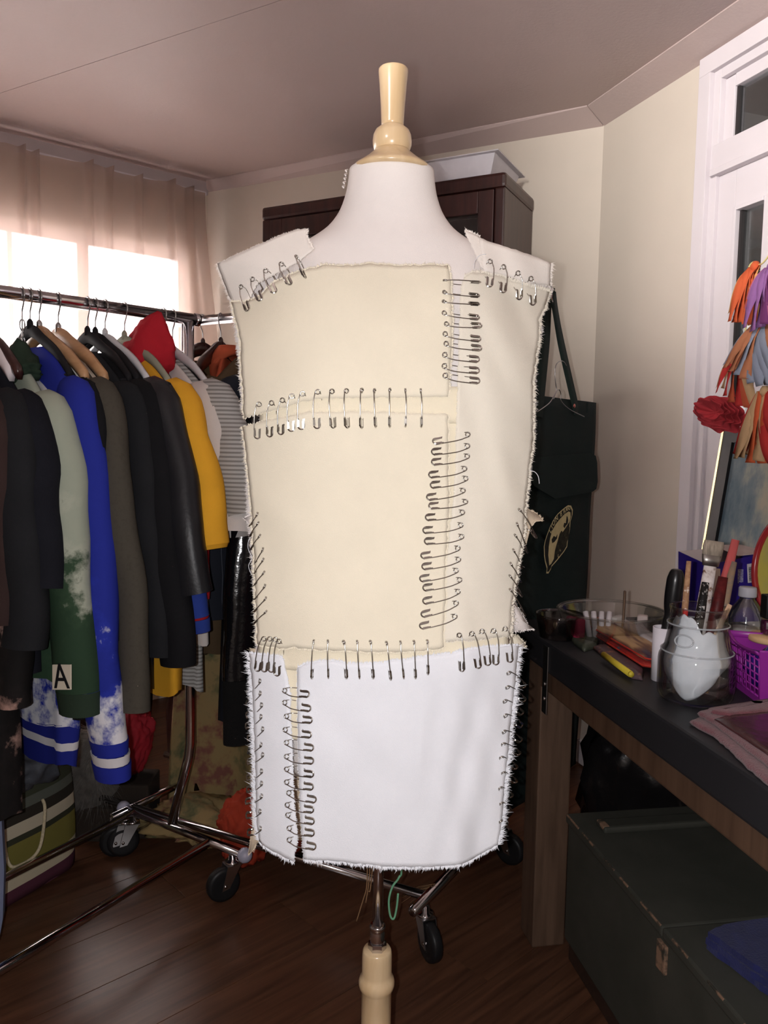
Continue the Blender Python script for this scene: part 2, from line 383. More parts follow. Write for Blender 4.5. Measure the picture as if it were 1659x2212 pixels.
# curtain: pinch pleated sheer
PLE = [-0.62, -0.50, -0.33, -0.19, -0.06, 0.06, 0.115, 0.33, 0.42, 0.55, 0.70, 0.795]
def curt(u, v):
    s = -0.75 + 1.63 * u; z = 2.437 - 1.55 * v
    k = 0.0
    for q in PLE:
        d = (s - q); wd = 0.008 + 0.03 * v
        k += math.exp(-(d / wd) ** 2) * (0.065 * max(0.18, 1 - 2.4 * v))
    k += 0.012 * math.sin(s * 38 + 1.5 * math.sin(v * 4)) * (0.4 + v) + 0.010 * math.sin(s * 17 + 2) * (0.3 + 1.5 * v)
    s2 = s + (0.10 * sm(v * 1.6)) * max(0, (u - 0.75) / 0.25) + 0.012 * math.sin(s * 25 + v * 3) * v
    return onL(s2, z - 0.012 * abs(math.sin(s * 9)) * (1 - v) , 0.075 + k)
tag(MB().grid(curt, 330, 40).build('curtain', sheer_mat('sheer_beige_curtain', rgb(190, 169, 159), 0.26, 0.38), solid=0.0), 'beige sheer curtain with pinch pleats, glowing over the bright window', 'curtain')
rl = tag(MB().prism([onL(-2.0, 2.425, 0.03), onL(0.9, 2.425, 0.03), onL(0.9, 2.44, 0.03), onL(-2.0, 2.44, 0.03)], nL * 0.02).build('curtain_rail', WHITE, smooth=False), 'flat white curtain rail under the left cornice', 'curtain rail')

# door with transom window in the right wall
door = thing('door_1', None, None); door['kind'] = 'structure'
def dbar(s0, s1, z0, z1, o0, o1, name, m=WHITE, bev=0.002):
    c = onW((s0 + s1) / 2, (z0 + z1) / 2, (o0 + o1) / 2); M = Matrix((dW, nW, V(0, 0, 1))).transposed()
    return MB().box(c, (s1 - s0, abs(o1 - o0), z1 - z0), M, bev=bev).build(name, m, door, smooth=False)
dbar(0.535, 0.585, 0, 2.40, 0.0, 0.022, 'casing'); dbar(0.535, 1.82, 2.40, 2.455, 0.0, 0.022, 'casing')
dbar(0.585, 0.615, 0, 2.40, -0.06, 0.006, 'jamb'); dbar(0.615, 1.74, 2.372, 2.40, -0.06, 0.006, 'jamb')
dbar(0.615, 0.655, 2.17, 2.37, -0.05, -0.012, 'transom_frame'); dbar(0.655, 1.72, 2.335, 2.372, -0.05, -0.012, 'transom_frame')
dbar(0.600, 1.74, 2.105, 2.178, -0.06, 0.012, 'transom_bar'); dbar(0.600, 1.74, 2.085, 2.105, -0.05, 0.020, 'transom_moulding')
dbar(0.615, 0.685, 0.05, 2.085, -0.045, -0.006, 'door_stile'); dbar(0.685, 1.70, 1.975, 2.085, -0.045, -0.006, 'door_rail'); dbar(0.80, 0.90, 0.05, 1.975, -0.047, -0.004, 'door_stile')
dbar(0.685, 0.80, 0.05, 0.35, -0.045, -0.006, 'door_rail'); dbar(0.90, 1.70, 0.05, 0.35, -0.045, -0.006, 'door_rail')
dbar(0.685, 0.697, 0.35, 1.975, -0.035, 0.0, 'glazing_bead'); dbar(0.697, 0.80, 1.963, 1.975, -0.035, 0.0, 'glazing_bead')
DARKSEAL = mat('dark_glazing_seal', rgb(48, 44, 44), 0.6, var=0.1)
dbar(0.697, 0.706, 0.35, 1.963, -0.034, -0.016, 'glazing_seal', DARKSEAL, 0); dbar(0.655, 0.664, 2.178, 2.335, -0.034, -0.02, 'glazing_seal', DARKSEAL, 0)
PANE = glass_mat('door_glass', (0.80, 0.83, 0.84), 0.12)
dbar(0.655, 1.72, 2.178, 2.335, -0.032, -0.028, 'pane', PANE, 0); dbar(0.690, 0.80, 0.35, 1.97, -0.030, -0.026, 'pane', PANE, 0); dbar(0.90, 1.70, 0.35, 1.97, -0.030, -0.026, 'pane', PANE, 0)
# the passage seen through the panes
PASS = mat('grey_passage_paint', rgb(150, 150, 148), 0.8, var=0.05)
ps = struct(MB().prism([onW(0.2, 0, -1.3), onW(4.4, 0, -1.3), onW(4.4, HC, -1.3), onW(0.2, HC, -1.3)], -nW * 0.05).build('wall_passage', PASS, smooth=False))
MB().prism([onW(0.2, 0, -1.3), onW(0.2, 0, -0.1), onW(0.2, HC, -0.1), onW(0.2, HC, -1.3)], -dW * 0.05).build('wall_piece', PASS, ps, smooth=False)
MB().prism([onW(4.4, 0, -1.3), onW(4.4, 0, -0.1), onW(4.4, 1.35, -0.1), onW(4.4, 1.35, -1.3)], dW * 0.05).build('wall_piece', PASS, ps, smooth=False)  # unseen end wall kept low so sky light brightens the passage
MB().prism([onW(0.2, HC, -1.3), onW(4.4, HC, -1.3), onW(4.4, HC, -0.1), onW(0.2, HC, -0.1)], V(0, 0, 0.05)).build('passage_ceiling', PASS, ps, smooth=False)
MB().prism([onW(0.2, -0.05, -1.3), onW(4.4, -0.05, -1.3), onW(4.4, -0.05, -0.1), onW(0.2, -0.05, -0.1)], V(0, 0, 0.04)).build('passage_floor', LAM, ps, smooth=False)
tag(MB().box(onW(0.62, 1.05, -1.12), (0.62, 0.3, 2.1), Matrix((dW, nW, V(0, 0, 1))).transposed(), bev=0.01).build('cupboard', mat('dark_grey_cupboard', rgb(52, 50, 50), 0.5), smooth=False), 'dark grey cupboard behind the glass of the door', 'cupboard')
# fitting for the added spot, unseen behind the camera, that brightens the upper right wall
lp = thing('added_fill_spot', 'added spot lamp, unseen behind the viewpoint, brightening the upper right wall', 'lamp', (LAMP.x, LAMP.y, HC))
ld = (FILL_AIM - LAMP).normalized(); LM = rotx(ld) @ Matrix.Rotation(math.radians(90), 3, 'Y')
MB().lathe([(0.075, 0.08), (0.07, 0.0), (0.03, -0.07), (0.028, -0.07), (0.067, 0.0), (0.072, 0.08)], LAMP - ld * 0.10, 20, LM, caps=False).build('fill_spot_shade', STEEL, lp)
MB().tube([LAMP - ld * 0.165, LAMP - ld * 0.19 + V(0, 0, 0.1), V(LAMP.x, LAMP.y - 0.2, HC)], 0.008).build('arm', STEEL, lp)
MB().lathe([(0.05, -0.02), (0.05, 0)], (LAMP.x, LAMP.y - 0.2, HC), 16).build('base', STEEL, lp)
# ================================================================== DRESS FORM
YC = 1.275
BEECH = wood_mat('varnished_beech', rgb(212, 182, 140), rgb(228, 202, 164), (14, 14, 1.5), rough=0.28, coat=0.4, spec=0.4, bump=0.0)
form = thing('dress_form', 'white dress form with turned wooden neck cap, chrome pole and wooden stand', 'dress form', (0.003, YC, 0))
JERSEY = mat('white_jersey', rgb(240, 233, 229), 0.9, var=0.02, vscale=20, bump=0.25, bscale=700, spec=0.15)
# rings: z, half width, half depth, centre y, exponent
RG = [(0.70, 0.075, 0.07, YC, 2.2), (0.715, 0.16, 0.095, YC, 2.3), (0.76, 0.178, 0.104, YC, 2.3), (0.86, 0.184, 0.108, YC, 2.35), (0.98, 0.178, 0.104, YC, 2.35), (1.10, 0.165, 0.094, YC, 2.3),
      (1.22, 0.172, 0.098, YC, 2.3), (1.34, 0.190, 0.106, YC, 2.35), (1.42, 0.196, 0.098, YC, 2.3), (1.47, 0.190, 0.084, YC, 2.2), (1.503, 0.176, 0.071, YC, 2.1), (1.525, 0.160, 0.064, YC + .002, 2.0), (1.543, 0.143, 0.0605, YC + .004, 2.0),
      (1.556, 0.122, 0.0585, YC + .006, 2.0), (1.568, 0.104, 0.057, YC + .008, 2.0), (1.582, 0.091, 0.056, YC + .009, 2.0), (1.600, 0.080, 0.0555, YC + .01, 2.0), (1.625, 0.0715, 0.055, YC + .01, 2.0), (1.648, 0.068, 0.055, YC + .01, 2.0), (1.662, 0.0665, 0.055, YC + .01, 2.0)]
RG = [(z + 0.020 * sm((z - 1.45) / 0.09),) + q for z, *q in [(r[0], *r[1:]) for r in RG] for q in [tuple(q)]]
def torso_ring(z):
    cols = list(zip(*RG)); return [interp(list(zip(cols[0], c)), z) for c in cols]
mb = MB(); NR = 72
zs = []
for a, b in zip(RG, RG[1:]):
    for k in range(3): zs.append(a[0] + (b[0] - a[0]) * k / 3)
zs.append(RG[-1][0])
vs = []
for z in zs:
    # smooth the profile a little
    R = [sum(x) / 3 for x in zip(torso_ring(max(RG[0][0], z - 0.006)), torso_ring(z), torso_ring(min(RG[-1][0], z + 0.006)))]
    for j in range(NR):
        t = 2 * math.pi * j / NR; c, s = math.cos(t), math.sin(t); e = 2 / R[4]
        vs.append((0.003 + R[1] * math.copysign(abs(c) ** e, c), R[3] + R[2] * math.copysign(abs(s) ** e, s), z))
m_ = len(zs)
mb.add(vs, [(i * NR + j, i * NR + (j + 1) % NR, (i + 1) * NR + (j + 1) % NR, (i + 1) * NR + j) for i in range(m_ - 1) for j in range(NR)] + [tuple(reversed(range(NR))), tuple(range((m_ - 1) * NR, m_ * NR))])
mb.build('torso', JERSEY, form)
# covering seam stitches at the neck
st = MB()
for k in range(5): st.tube([V(-0.0655 - 0.001 * k, YC - 0.015, 1.674 - k * 0.006), V(-0.0685 - 0.0011 * k, YC - 0.02, 1.671 - k * 0.006), V(-0.0665 - 0.001 * k, YC - 0.026, 1.667 - k * 0.006)], 0.0012, 5)
st.build('neck_stitching', JERSEY, form)
NC = V(0.003, YC + 0.01, 0)
capm = MB().lathe([(0.061, 1.677), (0.063, 1.6795), (0.0632, 1.6825), (0.0595, 1.6865), (0.050, 1.693), (0.041, 1.6995), (0.034, 1.7055), (0.0285, 1.71), (0.027, 1.7125)], NC, 48).build('neck_cap', BEECH, form)
MB().lathe([(0.026, 1.7105), (0.0285, 1.714), (0.0305, 1.7205), (0.0308, 1.7275), (0.0298, 1.7355), (0.0265, 1.7425), (0.020, 1.7475), (0.0180, 1.749)], NC, 40).build('ball', BEECH, capm)
MB().lathe([(0.0172, 1.7475), (0.0176, 1.7535), (0.0190, 1.7815), (0.0213, 1.8115), (0.0232, 1.8315), (0.0230, 1.8345), (0.0216, 1.836), (0.0, 1.836)], NC, 40).build('finial', BEECH, capm)
MB().lathe([(0.0088, 0.412), (0.0088, 0.705)], (0.001, YC, 0), 24).build('pole', CHROME, form)
col_ = MB().lathe([(0.0122, 0.406), (0.0125, 0.409), (0.0125, 0.425), (0.0112, 0.428), (0.0135, 0.431), (0.0138, 0.434), (0.0125, 0.437), (0.0095, 0.438)], (0.001, YC, 0), 24).build('collar', CHROME, form)
MB().lathe([(0.0158, 0.393), (0.0158, 0.406), (0.011, 0.4065)], (0.001, YC, 0), 6).build('nut', CHROME, col_, smooth=False)
MB().lathe([(0.0245, 0.06), (0.0255, 0.257), (0.0258, 0.319), (0.0285, 0.323), (0.0305, 0.329), (0.0308, 0.335), (0.0290, 0.342), (0.0262, 0.3455), (0.0255, 0.352), (0.0254, 0.382), (0.0246, 0.39), (0.0225, 0.3938), (0.0, 0.394)], (0.001, YC, 0), 40).build('stand', BEECH, form)
MB().lathe([(0.17, 0.0), (0.175, 0.006), (0.172, 0.02), (0.12, 0.032), (0.05, 0.045), (0.026, 0.07), (0.024, 0.09)], (0.001, YC, 0), 48).build('base', BEECH, form)

# ================================================================== MUSLIN TUNIC
Y0T = [(0.5, 1.128), (0.62, 1.132), (0.80, 1.142), (0.95, 1.152), (1.08, 1.160), (1.20, 1.163), (1.34, 1.158), (1.42, 1.168), (1.48, 1.184), (1.52, 1.200), (1.55, 1.209), (1.58, 1.216), (1.62, 1.228), (1.66, 1.245)]
def y0f(z): return (interp(Y0T, z - 0.022) + 2 * interp(Y0T, z) + interp(Y0T, z + 0.022)) / 4
def gf(x, z):
    x -= 0.003
    zz = z + 0.27 * max(0.0, abs(x) - 0.09) * sm((z - 1.38) / 0.12)
    lat = 0.10 * (abs(x) / 0.26) ** 2.6
    y = y0f(zz) + lat * (1 - 0.45 * sm((z - 1.46) / 0.08))
    k = noise.noise(Vector((x * 7, z * 6, 3.1))) * 0.0035 + noise.noise(Vector((x * 16 + z * 9, z * 10, 9.4))) * 0.0018
    if x > 0.07: k += 0.008 * sm((x - 0.07) / 0.05) * noise.noise(Vector((x * 20 + (z - 1.2) * 10, z * 4.5 - x * 7, 6.0)))
    if x > 0.05 and z < 1.02: k += 0.006 * sm((1.02 - z) / 0.25) * noise.noise(Vector((x * 26 - z * 6, z * 2.0 + x * 8, 1.0)))
    return y - abs(0.002) + k
def gb(x, z):
    return max(1.385 - 0.125 * (min(abs(x - 0.003), 0.262) / 0.26) ** 2.6 - 0.05 * sm((z - 1.44) / 0.10), gf(x, z) + 0.010)
def surf(px, py, off=0.0, fn=gf):
    d = ray(px, py); t = 1.2 / d.y
    for _ in range(14):
        p = CAM + d * t; t = (fn(p.x, p.z) - off) / d.y
    return CAM + d * t
def nrm(p, fn=gf):
    e = 0.008
    dx = (fn(p.x + e, p.z) - fn(p.x - e, p.z)) / (2 * e); dz = (fn(p.x, p.z + e) - fn(p.x, p.z - e)) / (2 * e)
    return Vector((dx, -1, dz)).normalized()
def poly_at(pl):
    L = [0]
    for a, b in zip(pl, pl[1:]): L.append(L[-1] + math.hypot(b[0] - a[0], b[1] - a[1]))
    def f(t):
        s = t * L[-1]
        for i in range(len(pl) - 1):
            if s <= L[i + 1] + 1e-6:
                k = (s - L[i]) / max(1e-9, L[i + 1] - L[i]); return (pl[i][0] + (pl[i + 1][0] - pl[i][0]) * k, pl[i][1] + (pl[i + 1][1] - pl[i][1]) * k)
        return pl[-1]
    f.len = L[-1]; return f
def mus(name, c, bump=0.35):
    return mat(name, c, 0.92, var=0.025, vscale=14, bump=bump, bscale=900, spec=0.12, sheen=0.1)
MUSC = mus('cream_muslin', rgb(238, 229, 208)); MUSW = mus('white_muslin', rgb(238, 240, 246)); MUSH = mus('warm_white_muslin', rgb(242, 234, 226)); MUSB = mus('white_back_muslin', rgb(234, 226, 222)); MUSBE = mus('beige_back_muslin', rgb(214, 196, 172))
tunic = thing('muslin_tunic', 'frayed cream muslin tunic of pieces pinned together on the dress form', 'garment', (0.003, YC, 0.62))
def threads(mb, pts, outs, n_per_m, lo, hi, spread=0.5, r=0.00035):
    """short frayed yarns along a 3D polyline; outs = outward directions"""
    for (a, b), oa in zip(zip(pts, pts[1:]), outs):
        L = (b - a).length; k = L * n_per_m; k = int(k) + (1 if random.random() < k - int(k) else 0); t = (b - a).normalized() if L > 0 else V(0, 0, 1)
        for _ in range(k):
            p = a.lerp(b, random.random()); d = (oa + t * random.uniform(-spread, spread) + V(0, random.uniform(-0.5, 0.25), 0)).normalized()
            l = random.uniform(lo, hi) * (1 if random.random() > 0.06 else 1.7); q = p + d * l + t * random.uniform(-0.4, 0.4) * l * 0.5; m = p.lerp(q, 0.5) + t * random.uniform(-0.15, 0.15) * l
            wv = d.cross(V(0, 1, 0)); wv = wv.normalized() * r if wv.length > 1e-6 else t * r
            mb.add([p - wv - d * 0.002, p + wv - d * 0.002, m + wv, m - wv, q], [(0, 1, 2, 3), (3, 2, 4)])
def panel(label, m, top, bottom, left, right, off, fr, fn=gf, lift=None, name='panel', step=9.0, jit=0.0008):
    """Coons patch between four edge lines, laid on the body's cloth surface; fr = {'l':(density, min, max)} frayed edges"""
    T, B, L, R = poly_at(top), poly_at(bottom), poly_at(left), poly_at(right)
    nu = max(6, int(max(T.len, B.len) / step)); nv = max(6, int(max(L.len, R.len) / step))
    c00, c10, c01, c11 = T(0), T(1), B(0), B(1)
    def P2(u, v):
        t, b, l, r = T(u), B(u), L(v), R(v); o = []
        for k in (0, 1):
            o.append((1 - v) * t[k] + v * b[k] + (1 - u) * l[k] + u * r[k] - ((1 - u) * (1 - v) * c00[k] + u * (1 - v) * c10[k] + (1 - u) * v * c01[k] + u * v * c11[k]))
        return o
    def P(u, v):
        q = P2(u, v); o = off + (lift(u, v) if lift else 0.0); p = surf(q[0], q[1], o, fn)
        edge = min(u, 1 - u, v, 1 - v) < 1e-6
        if edge and jit: p = p + V(random.uniform(-jit, jit), 0, random.uniform(-jit, jit))
        return p
    mb = MB().grid(P, nu, nv); ob = mb.build(name, m, tunic, solid=-0.0007)
    if label: ob['label'] = label
    k = nu + 1; ed = {'t': [mb.v[i] for i in range(k)], 'b': [mb.v[nv * k + i] for i in range(k)], 'l': [mb.v[j * k] for j in range(nv + 1)], 'r': [mb.v[j * k + nu] for j in range(nv + 1)]}
    inn = {'t': [mb.v[k + i] for i in range(k)], 'b': [mb.v[(nv - 1) * k + i] for i in range(k)], 'l': [mb.v[j * k + 1] for j in range(nv + 1)], 'r': [mb.v[j * k + nu - 1] for j in range(nv + 1)]}
    fm = MB()
    for key, (den, lo, hi) in fr.items():
        e = ed[key]; outs = [((a - b).normalized()) for a, b in zip(e, inn[key])]
        threads(fm, e, outs, den, lo, hi)
    if fm.f:
        f_ = fm.build('fringe', m, ob, smooth=False); f_['kind'] = 'stuff'
    return ob
FN = (2600, 0.002, 0.0045); FM = (3000, 0.003, 0.007); FL = (3300, 0.006, 0.012); FS = (900, 0.001, 0.0025)
# back of the tunic, showing at the side edges
panel('back of the bodice seen at the side edges', MUSB, [(478, 572), (640, 520), (850, 540), (1020, 520), (1186, 570)], [(556, 1412), (700, 1420), (900, 1420), (1098, 1405)],
      [(478, 572), (506, 680), (520, 790), (524, 884), (566, 893), (566, 922), (529, 936), (534, 1000), (538, 1115), (546, 1210), (552, 1290), (556, 1412)], [(1186, 570), (1184, 640), (1165, 690), (1168, 715), (1154, 800), (1152, 930), (1142, 1040), (1134, 1110), (1124, 1200), (1110, 1290), (1100, 1400)], 0.0, {'l': FM, 'r': FM}, gb)
panel('beige back of the skirt seen at the side edges', MUSBE, [(545, 1400), (700, 1415), (900, 1415), (1118, 1398)], [(553, 1805), (640, 1815), (900, 1830), (1072, 1806)],
      [(545, 1400), (546, 1500), (549, 1600), (549, 1720), (553, 1805)], [(1118, 1398), (1112, 1480), (1100, 1600), (1088, 1700), (1072, 1806)], 0.0, {'l': FM, 'r': FM}, gb)
def flap(pts, m, label, yoff, thick=0.0006):
    """loose corner of cloth at an edge: polygon in the plane of the tunic's side"""
    c = [aty(x, y, yoff + dy) for x, y, dy in pts]; mb = MB(); ctr = sum(c, V(0, 0, 0)) / len(c)
    mb.add([ctr] + c, [(0, i + 1, (i + 1) % len(c) + 1) for i in range(len(c))])
    o = mb.build('torn_corner', m, tunic, solid=-0.0008)
    f = MB(); threads(f, c + [c[0]], [(p - ctr).normalized() for p in c], 1500, 0.002, 0.005); ff = f.build('fringe', m, o, smooth=False); ff['kind'] = 'stuff'
    return o
flap([(1128, 1095, 0), (1146, 1104, .01), (1162, 1112, .015), (1172, 1125, .01), (1156, 1126, 0), (1146, 1138, -.01), (1138, 1170, -.012), (1128, 1172, 0)], MUSBE, None, 1.262)
flap([(1100, 1290, 0), (1112, 1302, .006), (1128, 1330, .01), (1138, 1348, .012), (1152, 1358, .01), (1132, 1360, 0), (1108, 1364, 0), (1098, 1340, 0)], MUSB, None, 1.255)
flap([(1102, 1368, 0), (1118, 1374, .006), (1136, 1394, .01), (1128, 1402, 0), (1104, 1398, 0)], MUSC, None, 1.262)
flap([(545, 1735, 0), (562, 1790, 0), (564, 1812, -.004), (553, 1822, 0), (545, 1838, .01), (537, 1844, .014), (541, 1815, .006), (546, 1790, 0)], MUSBE, None, 1.25)
flap([(552, 1096, 0), (562, 1110, 0), (562, 1160, 0), (552, 1180, 0), (546, 1140, .004), (532, 1124, .012), (527, 1120, .015), (544, 1112, .004)], MUSB, None, 1.256)
# left shoulder: the back piece folded over to the front
SH = lambda a: (lambda u, v: a * (1 - v))
panel('left shoulder piece folded over from the back', MUSH, [(470, 569), (520, 547), (580, 519), (630, 499), (663, 494)], [(507, 664), (535, 655), (556, 612), (615, 582), (655, 558), (677, 539)],
      [(470, 569), (480, 600), (492, 632), (507, 664)], [(663, 494), (661, 505), (666, 522), (677, 539)], 0.0015, {'l': FM, 'r': FN, 'b': FS, 't': FS})
panel('right shoulder piece folded over from the back', MUSH, [(1036, 514), (1080, 529), (1140, 549), (1190, 568)], [(1046, 586), (1090, 594), (1140, 612), (1188, 618)],
      [(1036, 514), (1037, 530), (1042, 556), (1046, 586)], [(1190, 568), (1189, 585), (1189, 600), (1188, 618)], 0.004, {'l': FN, 'r': FM, 'b': FS})
panel('turned back corner of the right shoulder piece', MUSH, [(1004, 499), (1020, 505), (1036, 512)], [(1040, 578), (1046, 582), (1050, 584)], [(1004, 499), (1014, 522), (1030, 552), (1040, 578)], [(1036, 512), (1037, 530), (1043, 556), (1050, 584)], 0.003, {'t': FN, 'l': FS}, step=6)
# cream under-layer seen in the open seams
LIN = mus('cream_lining', rgb(240, 230, 206))
panel('cream under-layer in the seam below the chest', LIN, [(560, 850), (700, 835), (1010, 835)], [(562, 925), (700, 915), (1010, 915)], [(560, 850), (562, 925)], [(1010, 835), (1010, 915)], -0.001, {}, name='lining', step=12, jit=0)
panel('cream under-layer in the seam at the hip', LIN, [(556, 1375), (700, 1380), (1095, 1355)], [(560, 1440), (700, 1455), (1100, 1420)], [(556, 1375), (560, 1440)], [(1095, 1355), (1100, 1420)], -0.001, {}, name='lining', step=12, jit=0)
panel('cream under-layer in the seam beside the belly', LIN, [(955, 905), (1012, 905)], [(940, 1370), (980, 1370)], [(955, 905), (940, 1370)], [(1012, 905), (980, 1370)], -0.0015, {}, name='lining', step=12, jit=0)
panel('cream under-layer in the upper skirt slit', LIN, [(590, 1425), (670, 1435)], [(610, 1600), (668, 1596)], [(590, 1425), (610, 1600)], [(670, 1435), (668, 1596)], -0.002, {}, name='lining', step=12, jit=0)
# chest
panel('cream chest piece', MUSC, [(500, 652), (530, 652), (560, 640), (588, 614), (622, 597), (655, 584), (700, 573), (760, 574), (800, 570), (850, 574), (968, 573)], [(527, 903), (561, 894), (615, 879), (645, 868), (695, 861), (797, 859), (968, 857)],
      [(500, 652), (510, 690), (521, 745), (522, 800), (526, 850), (527, 903)], [(968, 573), (974, 620), (976, 690), (973, 780), (968, 857)], 0.0045, {'l': FM, 't': FN, 'r': FN, 'b': FS}, jit=0.0012)
# belly
panel('cream belly piece', MUSC, [(524, 921), (561, 912), (623, 897), (667, 889), (797, 889), (968, 894)], [(556, 1392), (611, 1402), (632, 1397), (657, 1401), (690, 1404), (800, 1408), (900, 1407), (957, 1399)],
      [(524, 921), (532, 980), (540, 1060), (545, 1120), (549, 1200), (553, 1290), (556, 1392)], [(968, 894), (967, 1000), (970, 1080), (963, 1200), (962, 1290), (957, 1399)], 0.005, {'l': FM, 't': FS, 'r': FN, 'b': FN}, jit=0.0012)
# right side
panel('right side piece', mus('pale_cream_muslin', rgb(236, 229, 214)), [(1004, 597), (1019, 586), (1050, 590), (1086, 597), (1140, 615), (1190, 627)], [(940, 1388), (1034, 1383), (1102, 1374)],
      [(1004, 597), (996, 625), (992, 720), (988, 850), (984, 1000), (978, 1100), (966, 1200), (950, 1300), (940, 1388)], [(1190, 627), (1182, 655), (1164, 692), (1166, 712), (1160, 760), (1152, 820), (1152, 950), (1144, 1013), (1136, 1084), (1131, 1162), (1120, 1215), (1112, 1267), (1105, 1320), (1102, 1374)], 0.003, {'r': FM, 't': FN, 'l': FS, 'b': FS}, jit=0.0012)
# skirt
panel('white skirt front piece', MUSW, [(643, 1443), (665, 1432), (721, 1427), (752, 1435), (817, 1432), (960, 1413), (1000, 1405), (1050, 1397), (1120, 1394)], [(657, 1857), (720, 1859), (800, 1868), (850, 1872), (940, 1872), (1000, 1867), (1045, 1841), (1074, 1824)],
      [(643, 1443), (643, 1568), (645, 1644), (647, 1694), (649, 1770), (657, 1857)], [(1120, 1394), (1115, 1450), (1110, 1497), (1103, 1556), (1099, 1603), (1094, 1650), (1090, 1697), (1085, 1756), (1082, 1784), (1074, 1824)], 0.0045, {'r': FL, 't': FN, 'b': FM, 'l': FS}, jit=0.001)
panel('white skirt side strip', MUSW, [(539, 1412), (575, 1414), (611, 1420)], [(560, 1816), (575, 1832), (600, 1842), (634, 1861)],
      [(539, 1412), (545, 1480), (551, 1600), (553, 1750), (560, 1816)], [(611, 1420), (619, 1454), (629, 1502), (627, 1532), (632, 1644), (634, 1694), (637, 1745), (643, 1811), (634, 1861)], 0.0045, {'l': FL, 't': FN, 'b': FM, 'r': FS}, jit=0.001)
# a long loose yarn hanging at each side
MB().tube(smoothpts([aty(x, y, 1.23) for x, y in [(552, 1150), (538, 1165), (536, 1185), (544, 1205), (537, 1222), (543, 1240), (553, 1248)]], 4), 0.0005, 4).build('loose_yarn', MUSW, tunic)
MB().tube(smoothpts([aty(x, y, 1.22) for x, y in [(1145, 1016), (1156, 1020), (1163, 1030), (1165, 1045)]], 4), 0.0005, 4).build('loose_yarn', MUSW, tunic)
MB().tube(smoothpts([surf(x, y, 0.008) for x, y in [(1050, 549), (1036, 552), (1026, 565), (1024, 580)]], 4), 0.0004, 4).build('loose_yarn', MUSW, tunic)


# ================================================================== SAFETY PINS
PIN = mat('nickel_pin', (0.52, 0.50, 0.47), 0.2, 1.0, var=0.15, vscale=60)
def pin(P0, P1, N, side, roll, label, group, stand=0.004):
    """P0 coil, P1 clasp; the spring wire goes through the cloth, the outer wire bows to one side"""
    X = (P1 - P0); L = X.length; X.normalize(); N = (N - X * N.dot(X)).normalized(); Yv = N.cross(X) * side
    c, s = math.cos(roll), math.sin(roll); Yr = Yv * c + N * s; Nr = N * c - Yv * s
    M = Matrix(((X.x, Yr.x, Nr.x, 0), (X.y, Yr.y, Nr.y, 0), (X.z, Yr.z, Nr.z, 0), (0, 0, 0, 1)))
    o = P0 + N * stand - Yr * 0.0042; M = Matrix.Translation(o) @ M
    root = thing('safety_pin', label, 'safety pin', group=group, M=M)
    W = 0.0095; r = 0.00088
    mb = MB()
    # coil at the head
    coil = []
    for k in range(19):
        t = math.pi * 0.5 + k / 18 * math.pi * 3.0
        coil.append(V(0.0038 + 0.0034 * math.cos(t), 0.0042 + 0.0034 * math.sin(t), -0.0010 + 0.0020 * k / 18))
    pts_o = [V(0.0035, 0.0076, -0.001), V(0.008, 0.0087, 0), V(L * 0.35, W + 0.0012, 0.0004), V(L * 0.7, W + 0.0010, 0.0004), V(L - 0.012, W, 0)]
    dip = lambda x, d: V(x, -d * s, -d * c)
    pts_i = [V(0.0038, 0.0008, 0.001), dip(0.007, 0.0012), dip(0.010, 0.0055), dip(L * 0.5, 0.0082), dip(L - 0.019, 0.0055), V(L - 0.013, 0.0008, 0)]
    mb.tube(coil, r, 6); mb.tube(smoothpts(pts_o, 5), r, 6); mb.tube(smoothpts(pts_i, 4), r * 0.85, 6)
    mb.build('wire', PIN, root, local=True)
    cm = MB()
    # bent loop at the end and the sheet metal guard
    loop = [V(L - 0.016, W, 0), V(L - 0.007, W, 0)] + [V(L - 0.0055 + 0.0050 * math.sin(a), W / 2 + W / 2 * math.cos(a), 0) for a in [k * math.pi / 8 for k in range(9)]] + [V(L - 0.010, 0.0004, 0), V(L - 0.014, 0.0010, 0)]
    cm.tube(loop, 0.00125, 6)
    g = [V(L - 0.0165, 0.0, 0), V(L - 0.0150, 0.0030, 0), V(L - 0.0100, 0.0032, 0), V(L - 0.0130, W - 0.0015, 0), V(L - 0.0155, W + 0.0012, 0), V(L - 0.0035, W + 0.0010, 0), V(L - 0.0045, W - 0.0022, 0), V(L - 0.0072, 0.0030, 0), V(L - 0.0020, 0.0028, 0), V(L - 0.0015, 0.0004, 0)]
    for zz in (0.0010, -0.0014):
        g1 = [g[0], g[1], g[2], g[7], g[8], g[9]]; cm.prism([q + V(0, 0, zz) for q in g1], (0, 0, 0.0004))
        g2 = [g[4], g[3], g[6], g[5]]; cm.prism([q + V(0, 0, zz) for q in g2], (0, 0, 0.0004))
    cm.build('clasp', PIN, root, local=True, smooth='auto')
    return root
def pins(rows, side, roll, where, group, order, tail=None, stand=0.0035, fixed=None):
    for i, (a, b) in enumerate(rows):
        P0 = surf(a[0], a[1], 0.0045); N = nrm(P0)
        P1 = surf(b[0], b[1], 0.0045) if tail is None else aty(b[0], b[1], gf(P0.x, P0.z) + tail)
        ro = roll[i % len(roll)] if isinstance(roll, (list, tuple)) else roll
        N2 = (N + nrm(surf(b[0], b[1], 0.0045))).normalized() if tail is None else N
        k = ORD[i] if i < len(rows) - 1 else 'last'
        pin(P0, P1, N2, side, ro + random.uniform(-0.12, 0.12), '%s safety pin %s' % (k, where), group, stand)
D = math.radians
